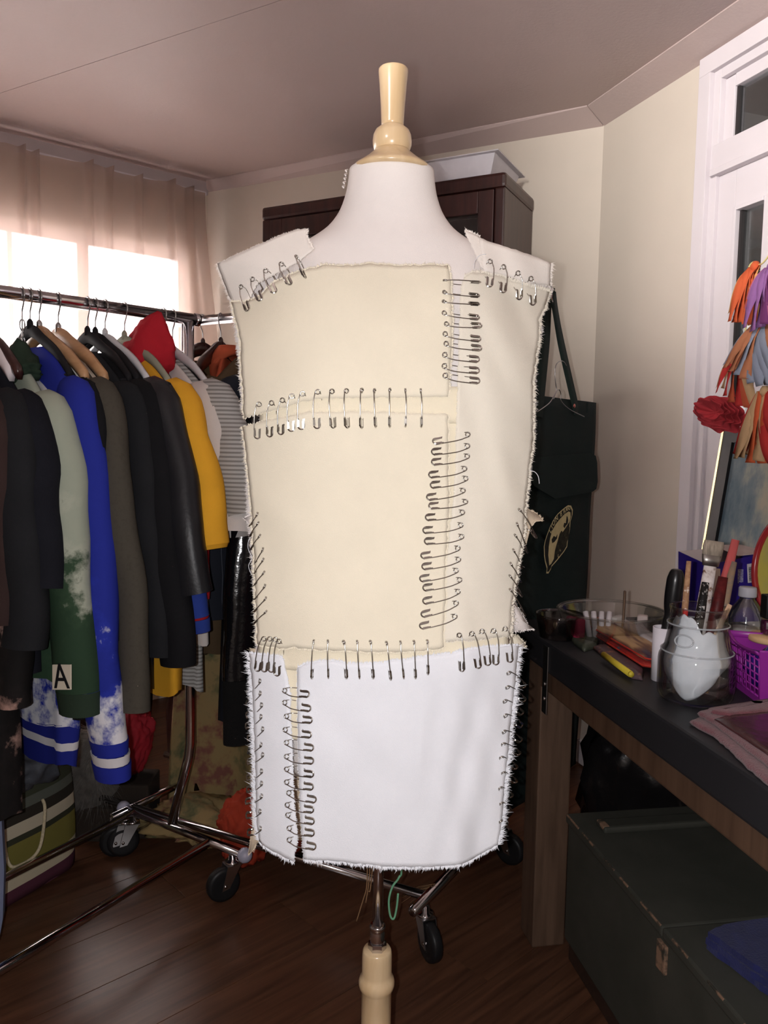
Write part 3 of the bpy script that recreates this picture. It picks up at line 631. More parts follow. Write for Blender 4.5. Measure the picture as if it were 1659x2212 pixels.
pins([((523, 617), (540, 672)), ((547, 600), (567, 650)), ((575, 582), (597, 634)), ((608, 568), (630, 617)), ((641, 553), (662, 603))], -1, [0.2, 0.35, 0.5, 0.8, 1.3], 'from the outer edge on the left shoulder seam', 'safety pins on the left shoulder', 0)
pins([((1056, 562), (1053, 622)), ((1085, 573), (1082, 634)), ((1116, 585), (1118, 648)), ((1143, 597), (1147, 660))], 1, [0.25, 0.2, 0.15, 0.3], 'from the neck on the right shoulder seam', 'safety pins on the right shoulder', 0)
pins([((955, 608), (1036, 613)), ((954, 633), (1034, 640)), ((953, 653), (1034, 658)), ((953, 677), (1034, 687)), ((958, 701), (1039, 704)), ((955, 722), (1037, 733)), ((957, 743), (1039, 753)), ((954, 767), (1034, 777)), ((953, 791), (1034, 801)), ((955, 811), (1035, 823))],
     -1, [1.3, 0.55, 0.8, 0.4, 0.5, 0.4, 0.5, 0.2, 0.3, 0.3], 'from the top joining chest and right side', 'safety pins joining chest and right side', 0)
pins([((563, 868), (560, 948)), ((590, 865), (586, 944)), ((613, 859), (610, 939)), ((633, 850), (632, 932)), ((656, 845), (653, 928)), ((688, 841), (687, 926)), ((718, 840), (722, 925)), ((749, 839), (752, 925)), ((782, 838), (782, 926)), ((809, 839), (812, 924)), ((842, 838), (842, 924)), ((875, 839), (875, 923)), ((908, 839), (909, 924))],
     -1, [0.9, 0.2, 0.25, 0.3, 0.35, 0.55, 0.9, 0.95, 1.2, 1.25, 1.3, 1.45, 1.5], 'from the left in the row under the chest', 'safety pins in the row under the chest', 0)
_cx = [315, 305, 305, 282, 295, 265, 282, 255, 235, 248, 220, 228, 210, 235, 235, 222, 210]; _cy = [215, 300, 385, 490, 575, 675, 745, 840, 945, 1035, 1155, 1245, 1345, 1420, 1530, 1640, 1735]
_kx = [625, 622, 620, 598, 608, 585, 605, 580, 568, 575, 545, 550, 530, 558, 545, 530, 520]; _ky = [150, 245, 330, 432, 513, 612, 705, 792, 897, 992, 1085, 1177, 1268, 1345, 1440, 1535, 1645]
pins([((850 + a / 3.81, 900 + b / 3.81 - 2), (850 + c / 3.81, 900 + d / 3.81 - 3)) for a, b, c, d in zip(_kx, _ky, _cx, _cy)], 1, [0.45, 0.3, 0.25, 0.2, 0.15], 'from the top joining belly and right side', 'safety pins joining belly and right side', 0)
pins([((540 + a / 5.53, 1000 + b / 5.53), (540 + c / 5.53 - 3, 1000 + d / 5.53 + 6)) for a, b, c, d in [(115, 590, 35, 710), (125, 700, 45, 830), (145, 850, 55, 985), (180, 1010, 85, 1180), (185, 1135, 80, 1300), (195, 1290, 85, 1425), (205, 1450, 85, 1590), (215, 1600, 80, 1735), (220, 1760, 90, 1870)]],
     1, [0.9, 1.0, 1.1], 'from the top down the left side of the bodice', 'safety pins down the left side of the bodice', 0, tail=0.016)
pins([((850 + a / 3.81, 900 + b / 3.81), (850 + c / 3.81, 900 + d / 3.81)) for a, b, c, d in [(1017, 755, 1155, 995), (1000, 868, 1085, 1110), (985, 963, 1050, 1120), (970, 1085, 1035, 1235), (948, 1198, 1030, 1350), (940, 1300, 1035, 1470), (942, 1413, 1062, 1630)]],
     -1, [1.2, 1.1, 1.2], 'from the top down the right side of the bodice', 'safety pins down the right side of the bodice', 0, tail=0.03)
pins([((500 + a / 3.95, 1340 + b / 3.95), (500 + c / 3.95, 1340 + d / 3.95)) for a, b, c, d in [(293, 135, 235, 432), (342, 135, 292, 437), (388, 140, 352, 440), (418, 155, 402, 472)]], -1, [0.5, 0.4, 0.5, 0.3], 'from the left in the cluster at the left hip', 'safety pins clustered at the left hip', 0)
pins([((600 + a / 4.608, 1350 + b / 4.608), (600 + c / 4.608, 1350 + d / 4.608)) for a, b, c, d in [(368, 140, 350, 532), (503, 140, 510, 528), (657, 145, 683, 532), (790, 145, 815, 532), (920, 145, 948, 532), (1078, 155, 1122, 547), (1217, 150, 1253, 532), (1352, 145, 1368, 532), (1483, 140, 1490, 492)]],
     1, [1.45, 1.35, 1.1, 1.4, 1.2, 1.3, 1.5, 1.5, 1.5], 'from the left in the row across the hip', 'safety pins in the row across the hip', 0)
pins([((850 + a / 3.81, 900 + b / 3.81), (850 + c / 3.81, 900 + d / 3.81)) for a, b, c, d in [(535, 1775, 555, 2095), (630, 1765, 685, 2070), (715, 1745, 765, 2045), (812, 1740, 830, 2040), (905, 1725, 945, 2020)]], 1, [0.9, 0.7, 0.7, 0.65, 0.8], 'from the left in the row at the right hip', 'safety pins at the right hip', 0)
pins([((500 + a / 3.95, 1340 + b / 3.95), (500 + c / 3.95, 1340 + d / 3.95)) for a, b, c, d in [(265, 505, 148, 602), (268, 610, 140, 705), (280, 710, 140, 805), (275, 810, 135, 898), (290, 915, 150, 1003), (275, 1050, 155, 1108), (290, 1135, 150, 1198), (280, 1275, 145, 1335), (280, 1380, 145, 1435), (280, 1490, 135, 1535), (268, 1620, 140, 1655), (270, 1765, 152, 1800)]],
     1, [0.5, 0.6, 0.5, 0.5], 'from the top down the left edge of the skirt', 'safety pins down the left edge of the skirt', 0, tail=0.032)
pins([((500 + a / 3.95, 1340 + b / 3.95), (500 + c / 3.95, 1340 + d / 3.95)) for a, b, c, d in [(450, 590, 680, 622), (450, 690, 693, 745), (465, 808, 705, 842), (455, 922, 698, 968), (465, 1030, 716, 1078), (465, 1148, 716, 1188), (465, 1255, 716, 1300), (465, 1365, 713, 1408), (483, 1455, 737, 1520), (470, 1560, 716, 1603), (475, 1645, 721, 1703), (487, 1758, 721, 1802), (487, 1855, 735, 1918)]],
     -1, [0.35, 0.25, 0.2, 0.2], 'from the top closing the slit in the skirt', 'safety pins closing the skirt slit', 0, stand=0.006)
pins([((1040 + a / 4.255, 1380 + b / 4.255), (1040 + c / 4.255, 1380 + d / 4.255)) for a, b, c, d in [(225, 300, 378, 440), (215, 430, 378, 566), (190, 560, 358, 686), (195, 695, 352, 802), (180, 845, 346, 936), (175, 955, 328, 1056), (160, 1075, 302, 1182), (180, 1215, 297, 1308), (150, 1360, 258, 1446), (160, 1500, 238, 1580), (155, 1665, 202, 1706)]],
     1, [0.5, 0.5], 'from the top down the right edge of the skirt', 'safety pins down the right edge of the skirt', 0, tail=0.035)
# ================================================================== CLOTHES RACKS
RR = 0.0155
R1P = Vector((-0.548, 2.210, 0)); R1D = Vector((-0.70, -0.714, 0)).normalized(); R1Z = 1.588      # rail end post, rail direction towards the viewer's left
R1E = Vector((-0.843, 0.538, 0)).normalized()                                                    # end foot, towards the wall
def caster(parent, p, swing, brake=None, hz=0.118):
    """swivel caster: p = stem point on the floor plan"""
    c = thing0('caster', parent)
    sw = Vector((math.cos(swing), math.sin(swing), 0)); ax = Vector((-sw.y, sw.x, 0)); wc = Vector((p.x, p.y, 0.047)) + sw * 0.028
    M = Matrix((sw, Vector((0, 0, 1)), ax)).transposed()
    mb = MB()
    for s in (1, -1):
        q = [wc + ax * (0.017 * s) + V(0, 0, -0.012) + sw * 0.010, wc + ax * (0.017 * s) - sw * 0.012 + V(0, 0, -0.008), Vector((p.x, p.y, 0.098)) + ax * (0.017 * s) - sw * 0.018, Vector((p.x, p.y, 0.098)) + ax * (0.017 * s) + sw * 0.022]
        mb.prism(q, ax * (0.002 * s))
    mb.box((p.x, p.y, 0.0985), (0.042, 0.002 + 0.036, 0.003), Matrix((sw, ax, V(0, 0, 1))).transposed())
    f = mb.build('fork', STEEL, c, smooth=False)
    MB().lathe([(0.020, 0.100), (0.021, 0.103), (0.020, 0.107), (0.012, 0.109), (0.010, 0.125)], (p.x, p.y, 0), 16).build('swivel_plate', CHROME, c)
    MB().lathe([(0.020, -0.012), (0.036, -0.014), (0.045, -0.0115), (0.047, -0.006), (0.047, 0.006), (0.045, 0.0115), (0.036, 0.014), (0.020, 0.012)], wc, 28, M).build('wheel', RUBBER, c)
    MB().lathe([(0.020, -0.010), (0.022, 0), (0.020, 0.010)], wc, 14, M).build('hub', mat('dark_grey_plastic', rgb(52, 52, 54), 0.4), c)
    MB().tube([wc - ax * 0.021, wc + ax * 0.021], 0.0045, 8).build('axle', CHROME, c)
def thing0(name, parent):
    """an Empty that groups the pieces of one part"""
    o = bpy.data.objects.new(name, None); COL.objects.link(o); o.parent = parent; o.empty_display_size = 0.02; WM[o] = WM[parent].copy(); return o
def rack(name, label, post, rd, ed, zr, zb, over, length, foot0, foot1, kink, bar_at, casters, knob):
    r = thing('clothes_rack', label, 'clothes rack', (post.x, post.y, 0))
    pz = lambda p, z: Vector((p.x, p.y, z))
    MB().tube([pz(post - rd * over, zr), pz(post + rd * length, zr)], RR, 18).build('rail', CHROME, r)
    MB().tube([pz(post - rd * (over + .001), zr), pz(post - rd * (over - .012), zr)], RR + 0.002, 18).build('end_cap', CHROME, r)
    bpt = bar_at
    pts = [pz(post, zr), pz(post, kink), pz(bpt, zb)]
    MB().tube([pts[0], pts[0].lerp(pts[1], .5), pts[1] + V(0, 0, .02), pts[1].lerp(pts[2], .08), pts[2]], 0.0145, 16).build('post', CHROME, r)
    MB().tube([pz(post, zr - 0.17), pz(post, zr - 0.155)], 0.0165, 16).build('post_ring', CHROME, r)
    MB().tube([pz(foot0, zb), pz(foot1, zb)], 0.0125, 14).build('foot_bar', CHROME, r)
    for q, tl in knob: MB().tube([pz(q, zb), pz(q + tl, zb)], 0.0115, 14).build('base_bar', CHROME, r)
    for q, sw in casters: caster(r, q, sw)
    return r
fA, fB = Vector((-0.765, 2.304, 0)), Vector((-0.375, 2.055, 0))
LT = Vector((-0.505, -0.863, 0))
rk1 = rack('clothes_rack', 'chrome rolling clothes rack in front of the window, loaded with sweaters and jackets', R1P, R1D, R1E, R1Z, 0.135, 0.03, 1.35, fA, fB, 0.36, Vector((-0.603, 2.205, 0)),
     [(Vector((-0.40, 2.073, 0)), math.radians(215)), (Vector((-0.745, 2.292, 0)), math.radians(200))],
     [(Vector((-0.735, 2.285, 0)), LT * 1.3), (Vector((-0.473, 2.115, 0)), LT * 1.3)])
KNOB = mat('milky_plastic_knob', rgb(176, 176, 196), 0.35, var=0.03)
for q in (fA, fB): MB().blob(Vector((q.x, q.y, 0.135)) - (fA - fB).normalized() * 0 + (q - (fA + fB) / 2).normalized() * 0.016, (0.021, 0.021, 0.021), 1, 0.0, sub=2).build('end_knob', KNOB, rk1)
# second rack along the back wall
gA, gB = Vector((0.085, 1.80, 0)), Vector((0.40, 2.33, 0)); gM = (gA + gB) / 2
R2Z = 1.625; R2D = Vector((-0.889, 0.458, 0)).normalized(); R2P = Vector((0.255, 2.055, 0))
rk2 = rack('clothes_rack', 'chrome rolling clothes rack behind the dress form, along the back wall', R2P, R2D, None, R2Z, 0.135, 0.17, 1.12, gA, gB, 0.36, gM,
     [(Vector((0.118, 1.845, 0)), math.radians(-65)), (Vector((0.375, 2.29, 0)), math.radians(-40))],
     [(Vector((0.115, 1.87, 0)), R2D * 1.17), (Vector((0.30, 2.18, 0)), R2D * 1.2)])
q2 = R2P + R2D * 1.0; q3 = q2 + Vector((-0.06, -0.06, 0))
MB().tube([V(q2.x, q2.y, R2Z), V(q2.x, q2.y, 0.45), V(q2.x + 0.008, q2.y - 0.008, 0.42), V(q2.x + 0.05, q2.y - .07, 0.135)], 0.0135, 14).build('post', CHROME, rk2)
h0 = q2 + (gA - gM) * 1.0; h1 = q2 + (gB - gM) * 1.0
MB().tube([V(h0.x, h0.y, .135), V(h1.x, h1.y, .135)], 0.0115, 12).build('foot_bar', CHROME, rk2)
caster(rk2, h0 + (h1 - h0) * 0.08, math.radians(200))

# ================================================================== HANGERS AND CLOTHES
def hook_pts(R, drop):
    """wire hook over a rail of radius R at the origin; stem going down to z = -drop; hook lies in the XZ plane"""
    p = []
    for k in range(11):
        a = math.radians(-35 + k * 21.5); p.append(V(math.cos(a) * R, 0, math.sin(a) * R))
    p.reverse()
    p = [V(math.cos(math.radians(205)) * R, 0, math.sin(math.radians(205)) * R)] + p[1:]
    p += [V(R * 0.55, 0, -R * 1.25), V(0.002, 0, -R * 2.0), V(0, 0, -R * 3.0), V(0, 0, -drop)]
    return p
HW = {'wood': wood_mat('wooden_hanger', rgb(170, 128, 90), rgb(196, 154, 114), (2, 20, 20), rough=0.4), 'dark': wood_mat('dark_wood_hanger', rgb(42, 22, 20), rgb(64, 34, 30), (2, 20, 20), rough=0.3, coat=0.3),
      'black': mat('black_velvet_hanger', rgb(24, 22, 25), 0.8, var=0.1), 'grey': mat('grey_green_velvet_hanger', rgb(150, 150, 132), 0.75, var=0.05), 'clear': mat('clear_plastic_hanger', rgb(205, 205, 208), 0.15, var=0.02, spec=0.6), 'white': mat('white_plastic_hanger', rgb(226, 216, 218), 0.4, var=0.02)}
def hanger(label, M, kind, sh=0.215, drop=0.066, group='clothes hangers on the rails', arch=0.115, tall=0.042, roll=0.0):
    r = thing('clothes_hanger', label, 'hanger', group=group, M=M)
    MB().tube(smoothpts(hook_pts(RR + 0.0022, drop), 3), 0.0018, 6).build('hook', STEEL, r, local=True)
    mb = MB(); n = 22; vs = []; th = 0.006 if kind in ('black', 'grey', 'clear') else 0.0085
    tl = 0.030 if kind in ('black', 'grey', 'clear') else tall
    for i in range(n + 1):
        u = -1 + 2 * i / n; x = u * sh; z = -drop - arch * abs(u) ** 1.35 + 0.010 * math.cos(u * 9) * (abs(u) > .1) * 0.3
        h = tl * (1 - 0.35 * abs(u)); y = 0.014 * u * u if kind in ('wood', 'dark', 'white') else 0
        for (yy, zz) in ((-th, 0), (-th * .6, h * .5), (th * .6, h * .5), (th, 0), (th * .6, -h * .5), (-th * .6, -h * .5)): vs.append((x, y + yy, z + zz - h * .5))
    k = 6
    mb.add(vs, [(i * k + j, i * k + (j + 1) % k, (i + 1) * k + (j + 1) % k, (i + 1) * k + j) for i in range(n) for j in range(k)] + [tuple(reversed(range(k))), tuple(range(n * k, n * k + k))])
    mb.build('shoulder_bar', HW[kind], r, local=True)
    if kind in ('black', 'grey', 'clear'):
        MB().tube([V(-sh * .93, 0, -drop - arch - .014), V(sh * .93, 0, -drop - arch - .014)], 0.0035, 6).build('trouser_bar', HW[kind], r, local=True)
    MB().lathe([(0.008, -drop - 0.012), (0.007, -drop + 0.006), (0.003, -drop + 0.012)], (0, 0, 0), 10).build('hook_socket', HW[kind] if kind != 'wood' else STEEL, r, local=True)
    return r
def garment(name, label, cat, M, m, neck=-0.125, sh=0.215, slope=0.095, w0=0.235, w1=0.25, length=0.62, th=0.030, sl=0.55, sr=(0.062, 0.042), sang=0.18, sfwd=0.0, fold=0.008, seed=0, cuff=None, hem=None, sleeve_mat=None, neckw=0.085, group='clothes on the racks', open_front=0.0, collar=None, hood=None, sag=0.0, sides=(1, -1), parts='body'):
    """clothes hanging on a hanger: local X across the shoulders, Y thickness, Z up, origin on the rail"""
    r = thing(name, label, cat, group=group, M=M)
    mb = MB(); NRG = 26; NA = 30; vs = []
    def ring(t):
        z = neck - t * length
        zs_ = neck - slope
        if t < 0.001: hw = neckw
        elif z > zs_: hw = neckw + (sh - neckw) * ((neck - z) / slope) ** 0.85
        else: hw = sh + (w0 - sh) * sm((zs_ - z) / 0.10) + (w1 - w0) * sm((zs_ - z) / length)
        d = th * (0.35 + 0.65 * sm((neck - z) / 0.22))
        return z, hw, d
    ts = [0, .012, .03, .055, .08, .105, .13] + [.13 + (1 - .13) * (i + 1) / (NRG - 7) for i in range(NRG - 7)]
    for t in ts:
        z, hw, d = ring(t)
        for j in range(NA):
            a = 2 * math.pi * j / NA; c, s = math.cos(a), math.sin(a)
            f = fold * sm(t * 1.4) * (math.sin(a * 7 + seed) + 0.7 * math.sin(a * 11 + seed * 2 + t * 2)) + 0.010 * t * noise.noise(Vector((c * 2 + seed, s * 2, t * 4)))
            e = 2 / 2.6
            vs.append((math.copysign(abs(c) ** e, c) * hw + 0.3 * f * c, math.copysign(abs(s) ** e, s) * (d + f) , z - (0.01 * math.sin(a * 3 + seed) * t)))
    k = NA
    mb.add(vs, [(i * k + j, i * k + (j + 1) % k, (i + 1) * k + (j + 1) % k, (i + 1) * k + j) for i in range(len(ts) - 1) for j in range(k)])
    mb.build(parts, m, r, local=True)
    if hem:
        b = MB(); vs2 = []; hl = hem[1]
        for q in range(4):
            for v in vs[-k:]: vs2.append((v[0] * (1.0 - 0.03 * q), v[1] * (1.0 - .05 * q), v[2] - hl * q / 3 + 0.004))
        b.add(vs2, [(i * k + j, i * k + (j + 1) % k, (i + 1) * k + (j + 1) % k, (i + 1) * k + j) for i in range(3) for j in range(k)]); b.build('hem_band', hem[0], r, local=True)
    for s in sides:
        zz = neck - slope
        p = [V(s * (sh - 0.045), 0, zz - 0.015), V(s * (sh + 0.005), 0, zz - 0.035), V(s * (sh + 0.035), sfwd * .1, zz - 0.09)]
        for q in range(1, 7):
            f = q / 6; p.append(V(s * (sh + 0.035 + sang * sl * f * (1 - 0.35 * f)), sfwd * f + 0.006 * math.sin(seed + q * 1.3), zz - 0.09 - (sl - 0.09) * f))
        pts = smoothpts(p, 3); n = len(pts); rad = []
        for i in range(n):
            f = i / (n - 1); rad.append((sr[0] * (0.55 + 0.45 * sm(f / 0.18)) * (1 - f) + sr[1] * f) * (1 + 0.03 * noise.noise(Vector((seed * 2 + s, f * 7, 1.0)))))
        sb = MB().tube(pts, rad, 16, caps=False, flat=0.62, up=(1, 0, 0))
        for i in range(len(sb.v)):
            v = sb.v[i]; sb.v[i] = v + V(0.003 * noise.noise(v * 11 + Vector((seed, 0, 0))), 0.008 * noise.noise(v * 9 + Vector((0, seed, 3))), 0)
        so = sb.build('sleeve', sleeve_mat or m, r, local=True)
        if cuff:
            e = pts[-1]; dr = (pts[-1] - pts[-3]).normalized(); zz2 = 0
            for (cm_, h_) in cuff:
                MB().tube([e + dr * zz2, e + dr * (zz2 + h_ * .5), e + dr * (zz2 + h_)], [sr[1] * 1.02, sr[1] * 0.97, sr[1] * 0.93], 16, caps=False, flat=0.62, up=(1, 0, 0)).build('cuff', cm_, so, local=True); zz2 += h_
    if collar:
        cmb = MB()
        for s in (1, -1):
            cmb.tube(smoothpts([V(s * 0.004, -0.03, neck - 0.045), V(s * 0.05, -0.028, neck - 0.01), V(s * 0.068, 0, neck + 0.018), V(s * 0.03, 0.022, neck + 0.028), V(0, 0.026, neck + 0.03)], 4), collar[1], 8, flat=0.45)
        cmb.build('collar', collar[0], r, local=True)
    if hood:
        hb = MB().blob((hood[2], 0.0, neck + hood[3]), hood[1], seed + 3, 0.10, 1.4, 4, crease=0.30); (hb.v.__setitem__(slice(None), [Vector((v.x + 0.05 * math.exp(-((v.x - hood[2] - .03) ** 2 + v.y ** 2) / .002) * sm((v.z - neck - hood[3]) / hood[1][2]) * .3, v.y, v.z + 0.040 * math.exp(-((v.x - hood[2] - .035) ** 2 + v.y ** 2) / .0011) * sm((v.z - neck - hood[3]) / hood[1][2]) - 0.012 * (hood[1][2] > .05))) for v in hb.v])); hb.build('hood', hood[0], r, local=True)
    return r
def rail1(px):
    """point of the first rail seen at picture column px"""
    n = Vector((cR.x, cR.y, 0)); d = ray(px, 655); d = Vector((d.x, d.y, 0))
    # intersect plan rays
    a = R1P; b = R1D; den = b.x * d.y - b.y * d.x; t = (d.x * a.y - d.y * a.x) / den
    return Vector((a.x + b.x * t, a.y + b.y * t, R1Z))
ANG1 = math.atan2(R1D.y, R1D.x) + math.pi / 2
def M1(px, tilt=0.0, dz=0.0):
    p = rail1(px); return Matrix.Translation(p + V(0, 0, dz)) @ Matrix.Rotation(ANG1 + tilt, 4, 'Z')
DK = lambda n, r, g, b, **k: mat(n, rgb(r, g, b), 0.88, var=k.pop('var', 0.12), bump=0.25, bscale=500, spec=0.15, **k)
BLK = DK('black_cotton', 24, 24, 27); BLK2 = DK('washed_black_cotton', 34, 35, 38); NAVY = DK('dark_navy_wool', 26, 27, 34); BRN = DK('dark_brown_wool', 58, 44, 42); OLV = DK('olive_grey_twill', 74, 70, 62)
GREENB = mix_mat('bleached_green_fleece', [rgb(44, 66, 48), rgb(52, 74, 54), rgb(172, 178, 162), rgb(160, 168, 152)], 9, 9, (0.40, 0.475), axis=2, axis_k=1.05, axis_c=0.66, bump=0.1)
BLUE = mix_mat('royal_blue_fleece', [rgb(34, 44, 140), rgb(38, 50, 156), rgb(44, 54, 160)], 4, 4, (0.3, 0.6), rough=0.85)
BLUEB = mix_mat('bleached_blue_fleece', [rgb(228, 228, 236), rgb(216, 218, 228), rgb(40, 54, 165), rgb(36, 48, 150)], 11, 9, (0.44, 0.462), axis=2, axis_k=0.62, axis_c=0.605)
WHT = DK('off_white_cotton', 206, 200, 196, var=0.04); YEL = DK('mustard_yellow_cotton', 226, 166, 48, var=0.07); RED = DK('crimson_fleece', 176, 36, 48); DGRN = DK('dark_green_rib', 44, 58, 46)
STRP = stripe_mat('grey_striped_jersey', [(0, rgb(176, 176, 174)), (0.55, rgb(132, 130, 127))], 2, 0.0100)
PRINT = mix_mat('black_white_print', [rgb(20, 20, 22), rgb(205, 205, 200)], 24, 4, (0.47, 0.52))
RIBW = mat('white_rib', rgb(226, 224, 228), 0.85, var=0.03)
# -- first rack, far end to near end
hanger('clear hanger at the far end of the window rail', M1(352), 'clear'); 
garment('striped_shirt', 'grey and white striped short-sleeved shirt nearest the rack post', 'shirt', M1(347), STRP, sl=0.30, sr=(0.095, 0.085), length=0.86, sh=0.235, w0=0.21, w1=0.185, seed=1, sang=0.55)
garment('white_shirt', 'plain off-white shirt between striped and yellow shirts', 'shirt', M1(332), WHT, sl=0.34, sr=(0.085, 0.075), length=0.72, sh=0.225, seed=2, sang=0.4)
hanger('slim dark hanger showing beside the rack post', M1(372), 'black', drop=0.11)
garment('hooded_sweatshirt', 'crimson sweatshirt with its hood standing above the rail of clothes', 'sweatshirt', M1(300), RED, sl=0.5, length=0.6, sh=0.19, seed=3, hood=(RED, (0.088, 0.06, 0.072), 0.045, 0.022), sr=(0.05, 0.04))
hanger('grey green velvet hanger holding the mustard yellow shirt', M1(268), 'grey', sh=0.22, tall=0.04)
garment('yellow_shirt', 'mustard yellow short-sleeved shirt', 'shirt', M1(270), YEL, sl=0.36, sr=(0.085, 0.078), length=0.84, sh=0.235, w0=0.25, seed=4, sang=0.42, cuff=[(YEL, 0.01)])
garment('raglan_shirt', 'blue and red long-sleeved shirt left of the yellow shirt', 'shirt', M1(243), DK('red_cotton', 150, 40, 46), sleeve_mat=DK('blue_cotton', 42, 62, 140), sl=0.52, sr=(0.06, 0.05), length=0.66, sh=0.235, seed=5, sang=0.3, cuff=[(RED, 0.006), (DK('blue_cotton', 42, 62, 140), 0.03)])
hanger('transparent hanger in the cluster of four hooks', M1(226), 'clear')
garment('black_jacket', 'heavy black jacket with wide sleeve right of the other black jackets', 'jacket', M1(222), mat('black_leather', rgb(24, 25, 30), 0.42, var=0.1, bump=0.3, bscale=90, spec=0.4), sl=0.46, sr=(0.085, 0.07), length=0.82, sh=0.24, w0=0.24, w1=0.21, th=0.05, seed=6, sang=0.40)
hanger('black velvet hanger, right one of the pair with touching hooks', M1(205), 'black')
garment('black_jacket', 'long black coat hanging between two other black jackets', 'coat', M1(198), BLK, sl=0.62, sr=(0.075, 0.055), length=0.85, sh=0.235, th=0.045, seed=7, sang=0.30)
hanger('black velvet hanger, left one of the pair with touching hooks', M1(188), 'black')
garment('black_shirt', 'black shirt hanging right of the olive jacket', 'shirt', M1(172), BLK2, sl=0.6, sr=(0.065, 0.05), length=0.75, sh=0.23, seed=8, sang=0.24)
hanger('right wooden hanger with a pale paper band', M1(125), 'wood')
MB().box((0.13, 0.002, -0.185), (0.12, 0.022, 0.03), Matrix.Rotation(0.55, 3, 'Y')).build('paper_band', mat('cream_paper', rgb(200, 188, 170), 0.7, var=0.04), bpy.data.objects[[o.name for o in COL.objects if o.name.startswith('clothes_hanger')][-1]], local=True)
garment('olive_jacket', 'olive grey long-sleeved jacket spattered with pale paint', 'jacket', M1(112), mix_mat('paint_spattered_olive', [rgb(74, 70, 62), rgb(68, 64, 56), rgb(190, 186, 170)], 120, 2, (0.5, 0.76)), sl=0.70, sr=(0.07, 0.05), length=0.74, sh=0.235, seed=9, sang=0.26)
garment('print_shirt', 'black and white printed shirt left of the olive jacket', 'shirt', M1(97), PRINT, sl=0.25, sr=(0.07, 0.06), length=0.62, sh=0.20, seed=10)
hanger('left wooden hanger of the two pale ones', M1(84), 'wood')
garment('black_shirt', 'black long shirt hanging between blue sweatshirt and printed shirt', 'shirt', M1(82), BLK, sl=0.55, sr=(0.065, 0.05), length=0.85, sh=0.225, seed=11, sang=0.2)
hanger('black plastic hanger with a round hole beside the chain', M1(64), 'black', tall=0.04)
garment('blue_sweatshirt', 'royal blue sweatshirt with bleached cuffs and white stripes at the ribbing', 'sweatshirt', M1(66), BLUEB, sl=0.76, sr=(0.068, 0.058), length=0.88, sh=0.225, w0=0.23, w1=0.20, seed=12, sang=0.20, th=0.04, neck=-0.125,
        cuff=[(BLUE, 0.03), (RIBW, 0.022), (BLUE, 0.035)], hem=(stripe_mat('blue_rib_with_stripe', [(0, rgb(34, 44, 140)), (0.42, rgb(226, 224, 228)), (0.62, rgb(34, 44, 140))], 2, 0.10), 0.10))
gh = garment('bleached_sweatshirt', 'green sweatshirt bleached pale grey above, a letter patch at its hem', 'sweatshirt', M1(14), GREENB, sl=0.60, sr=(0.085, 0.066), length=0.70, sh=0.215, seed=13, sang=0.22, th=0.045, neck=-0.17, hood=(DGRN, (0.10, 0.05, 0.035), 0.03, -0.012), cuff=[(DGRN, 0.05)])
hanger('chain-hung steel hanger of the bleached sweatshirt', M1(47), 'clear', drop=0.165)
ch = MB()
for k in range(5):
    c_ = V(0, 0, -0.07 - k * 0.02); ax = (1, 0) if k % 2 else (0, 1)
    ch.tube([c_ + V(ax[0] * 0.006 * math.cos(a), ax[1] * 0.006 * math.cos(a), 0.013 * math.sin(a)) for a in [i * math.pi / 6 for i in range(13)]], 0.0018, 5)
o_ = ch.build('chain', STEEL, bpy.data.objects[[o.name for o in COL.objects if o.name.startswith('clothes_hanger')][-1]], local=True); o_['kind'] = 'stuff'
garment('navy_coat', 'dark navy short coat second from the left picture edge', 'coat', M1(-38), NAVY, sl=0.38, sr=(0.085, 0.068), length=0.66, sh=0.215, seed=14, sang=0.20, th=0.05, neck=-0.17)
hanger('dark wooden hanger with a white face at the left picture edge', M1(-50), 'dark', sh=0.2, tall=0.045)
hanger('white hanger in front of the dark one at the left picture edge', M1(-58), 'white', sh=0.18, tall=0.05)
garment('black_coat', 'charcoal jacket with a shiny sleeve behind the brown coat', 'jacket', M1(-72), BLK2, sl=0.50, sr=(0.085, 0.065), length=0.54, sh=0.215, seed=15, sang=0.14, th=0.05, neck=-0.17)
garment('brown_coat', 'dark brown coat cut by the left picture edge', 'coat', M1(-104), BRN, sl=0.45, sr=(0.08, 0.06), length=0.50, sh=0.20, seed=16, sang=0.05, th=0.05, neck=-0.17)
# paint-stained smock low at the left edge
garment('stained_smock', 'black smock stained with pink paint, hanging low at the left picture edge', 'smock', M1(-88, dz=-0.37), mix_mat('pink_stained_black', [rgb(22, 20, 20), rgb(30, 26, 26), rgb(186, 150, 138), rgb(120, 84, 76)], 6, 8, (0.44, 0.52)), sl=0.3, sr=(0.06, 0.05), length=0.66, sh=0.2, w0=.22, w1=.24, seed=17, th=0.05)
# -- second rack
ANG2 = math.atan2(R2D.y, R2D.x) + math.pi / 2
def M2(t, tilt=0.0, dz=0.0): p = R2P + R2D * t; return Matrix.Translation(Vector((p.x, p.y, R2Z + dz))) @ Matrix.Rotation(ANG2 + tilt, 4, 'Z')
RUST = DK('rust_orange_cotton', 178, 84, 56); KHA = DK('khaki_brown_twill', 92, 76, 54); PINS = stripe_mat('navy_pinstripe', [(0, rgb(30, 33, 42)), (0.965, rgb(84, 88, 98))], 0, 0.042)
VINYL = mat('black_vinyl', rgb(16, 16, 19), 0.16, var=0.1, bump=0.9, bscale=38, spec=0.6)
FLOR = mix_mat('floral_beige_cotton', [rgb(84, 92, 66), rgb(150, 130, 90), rgb(150, 128, 88), rgb(126, 82, 72)], 8.5, 4, (0.34, 0.47), bump=0.1)
REDO = DK('red_orange_nylon', 168, 62, 42)
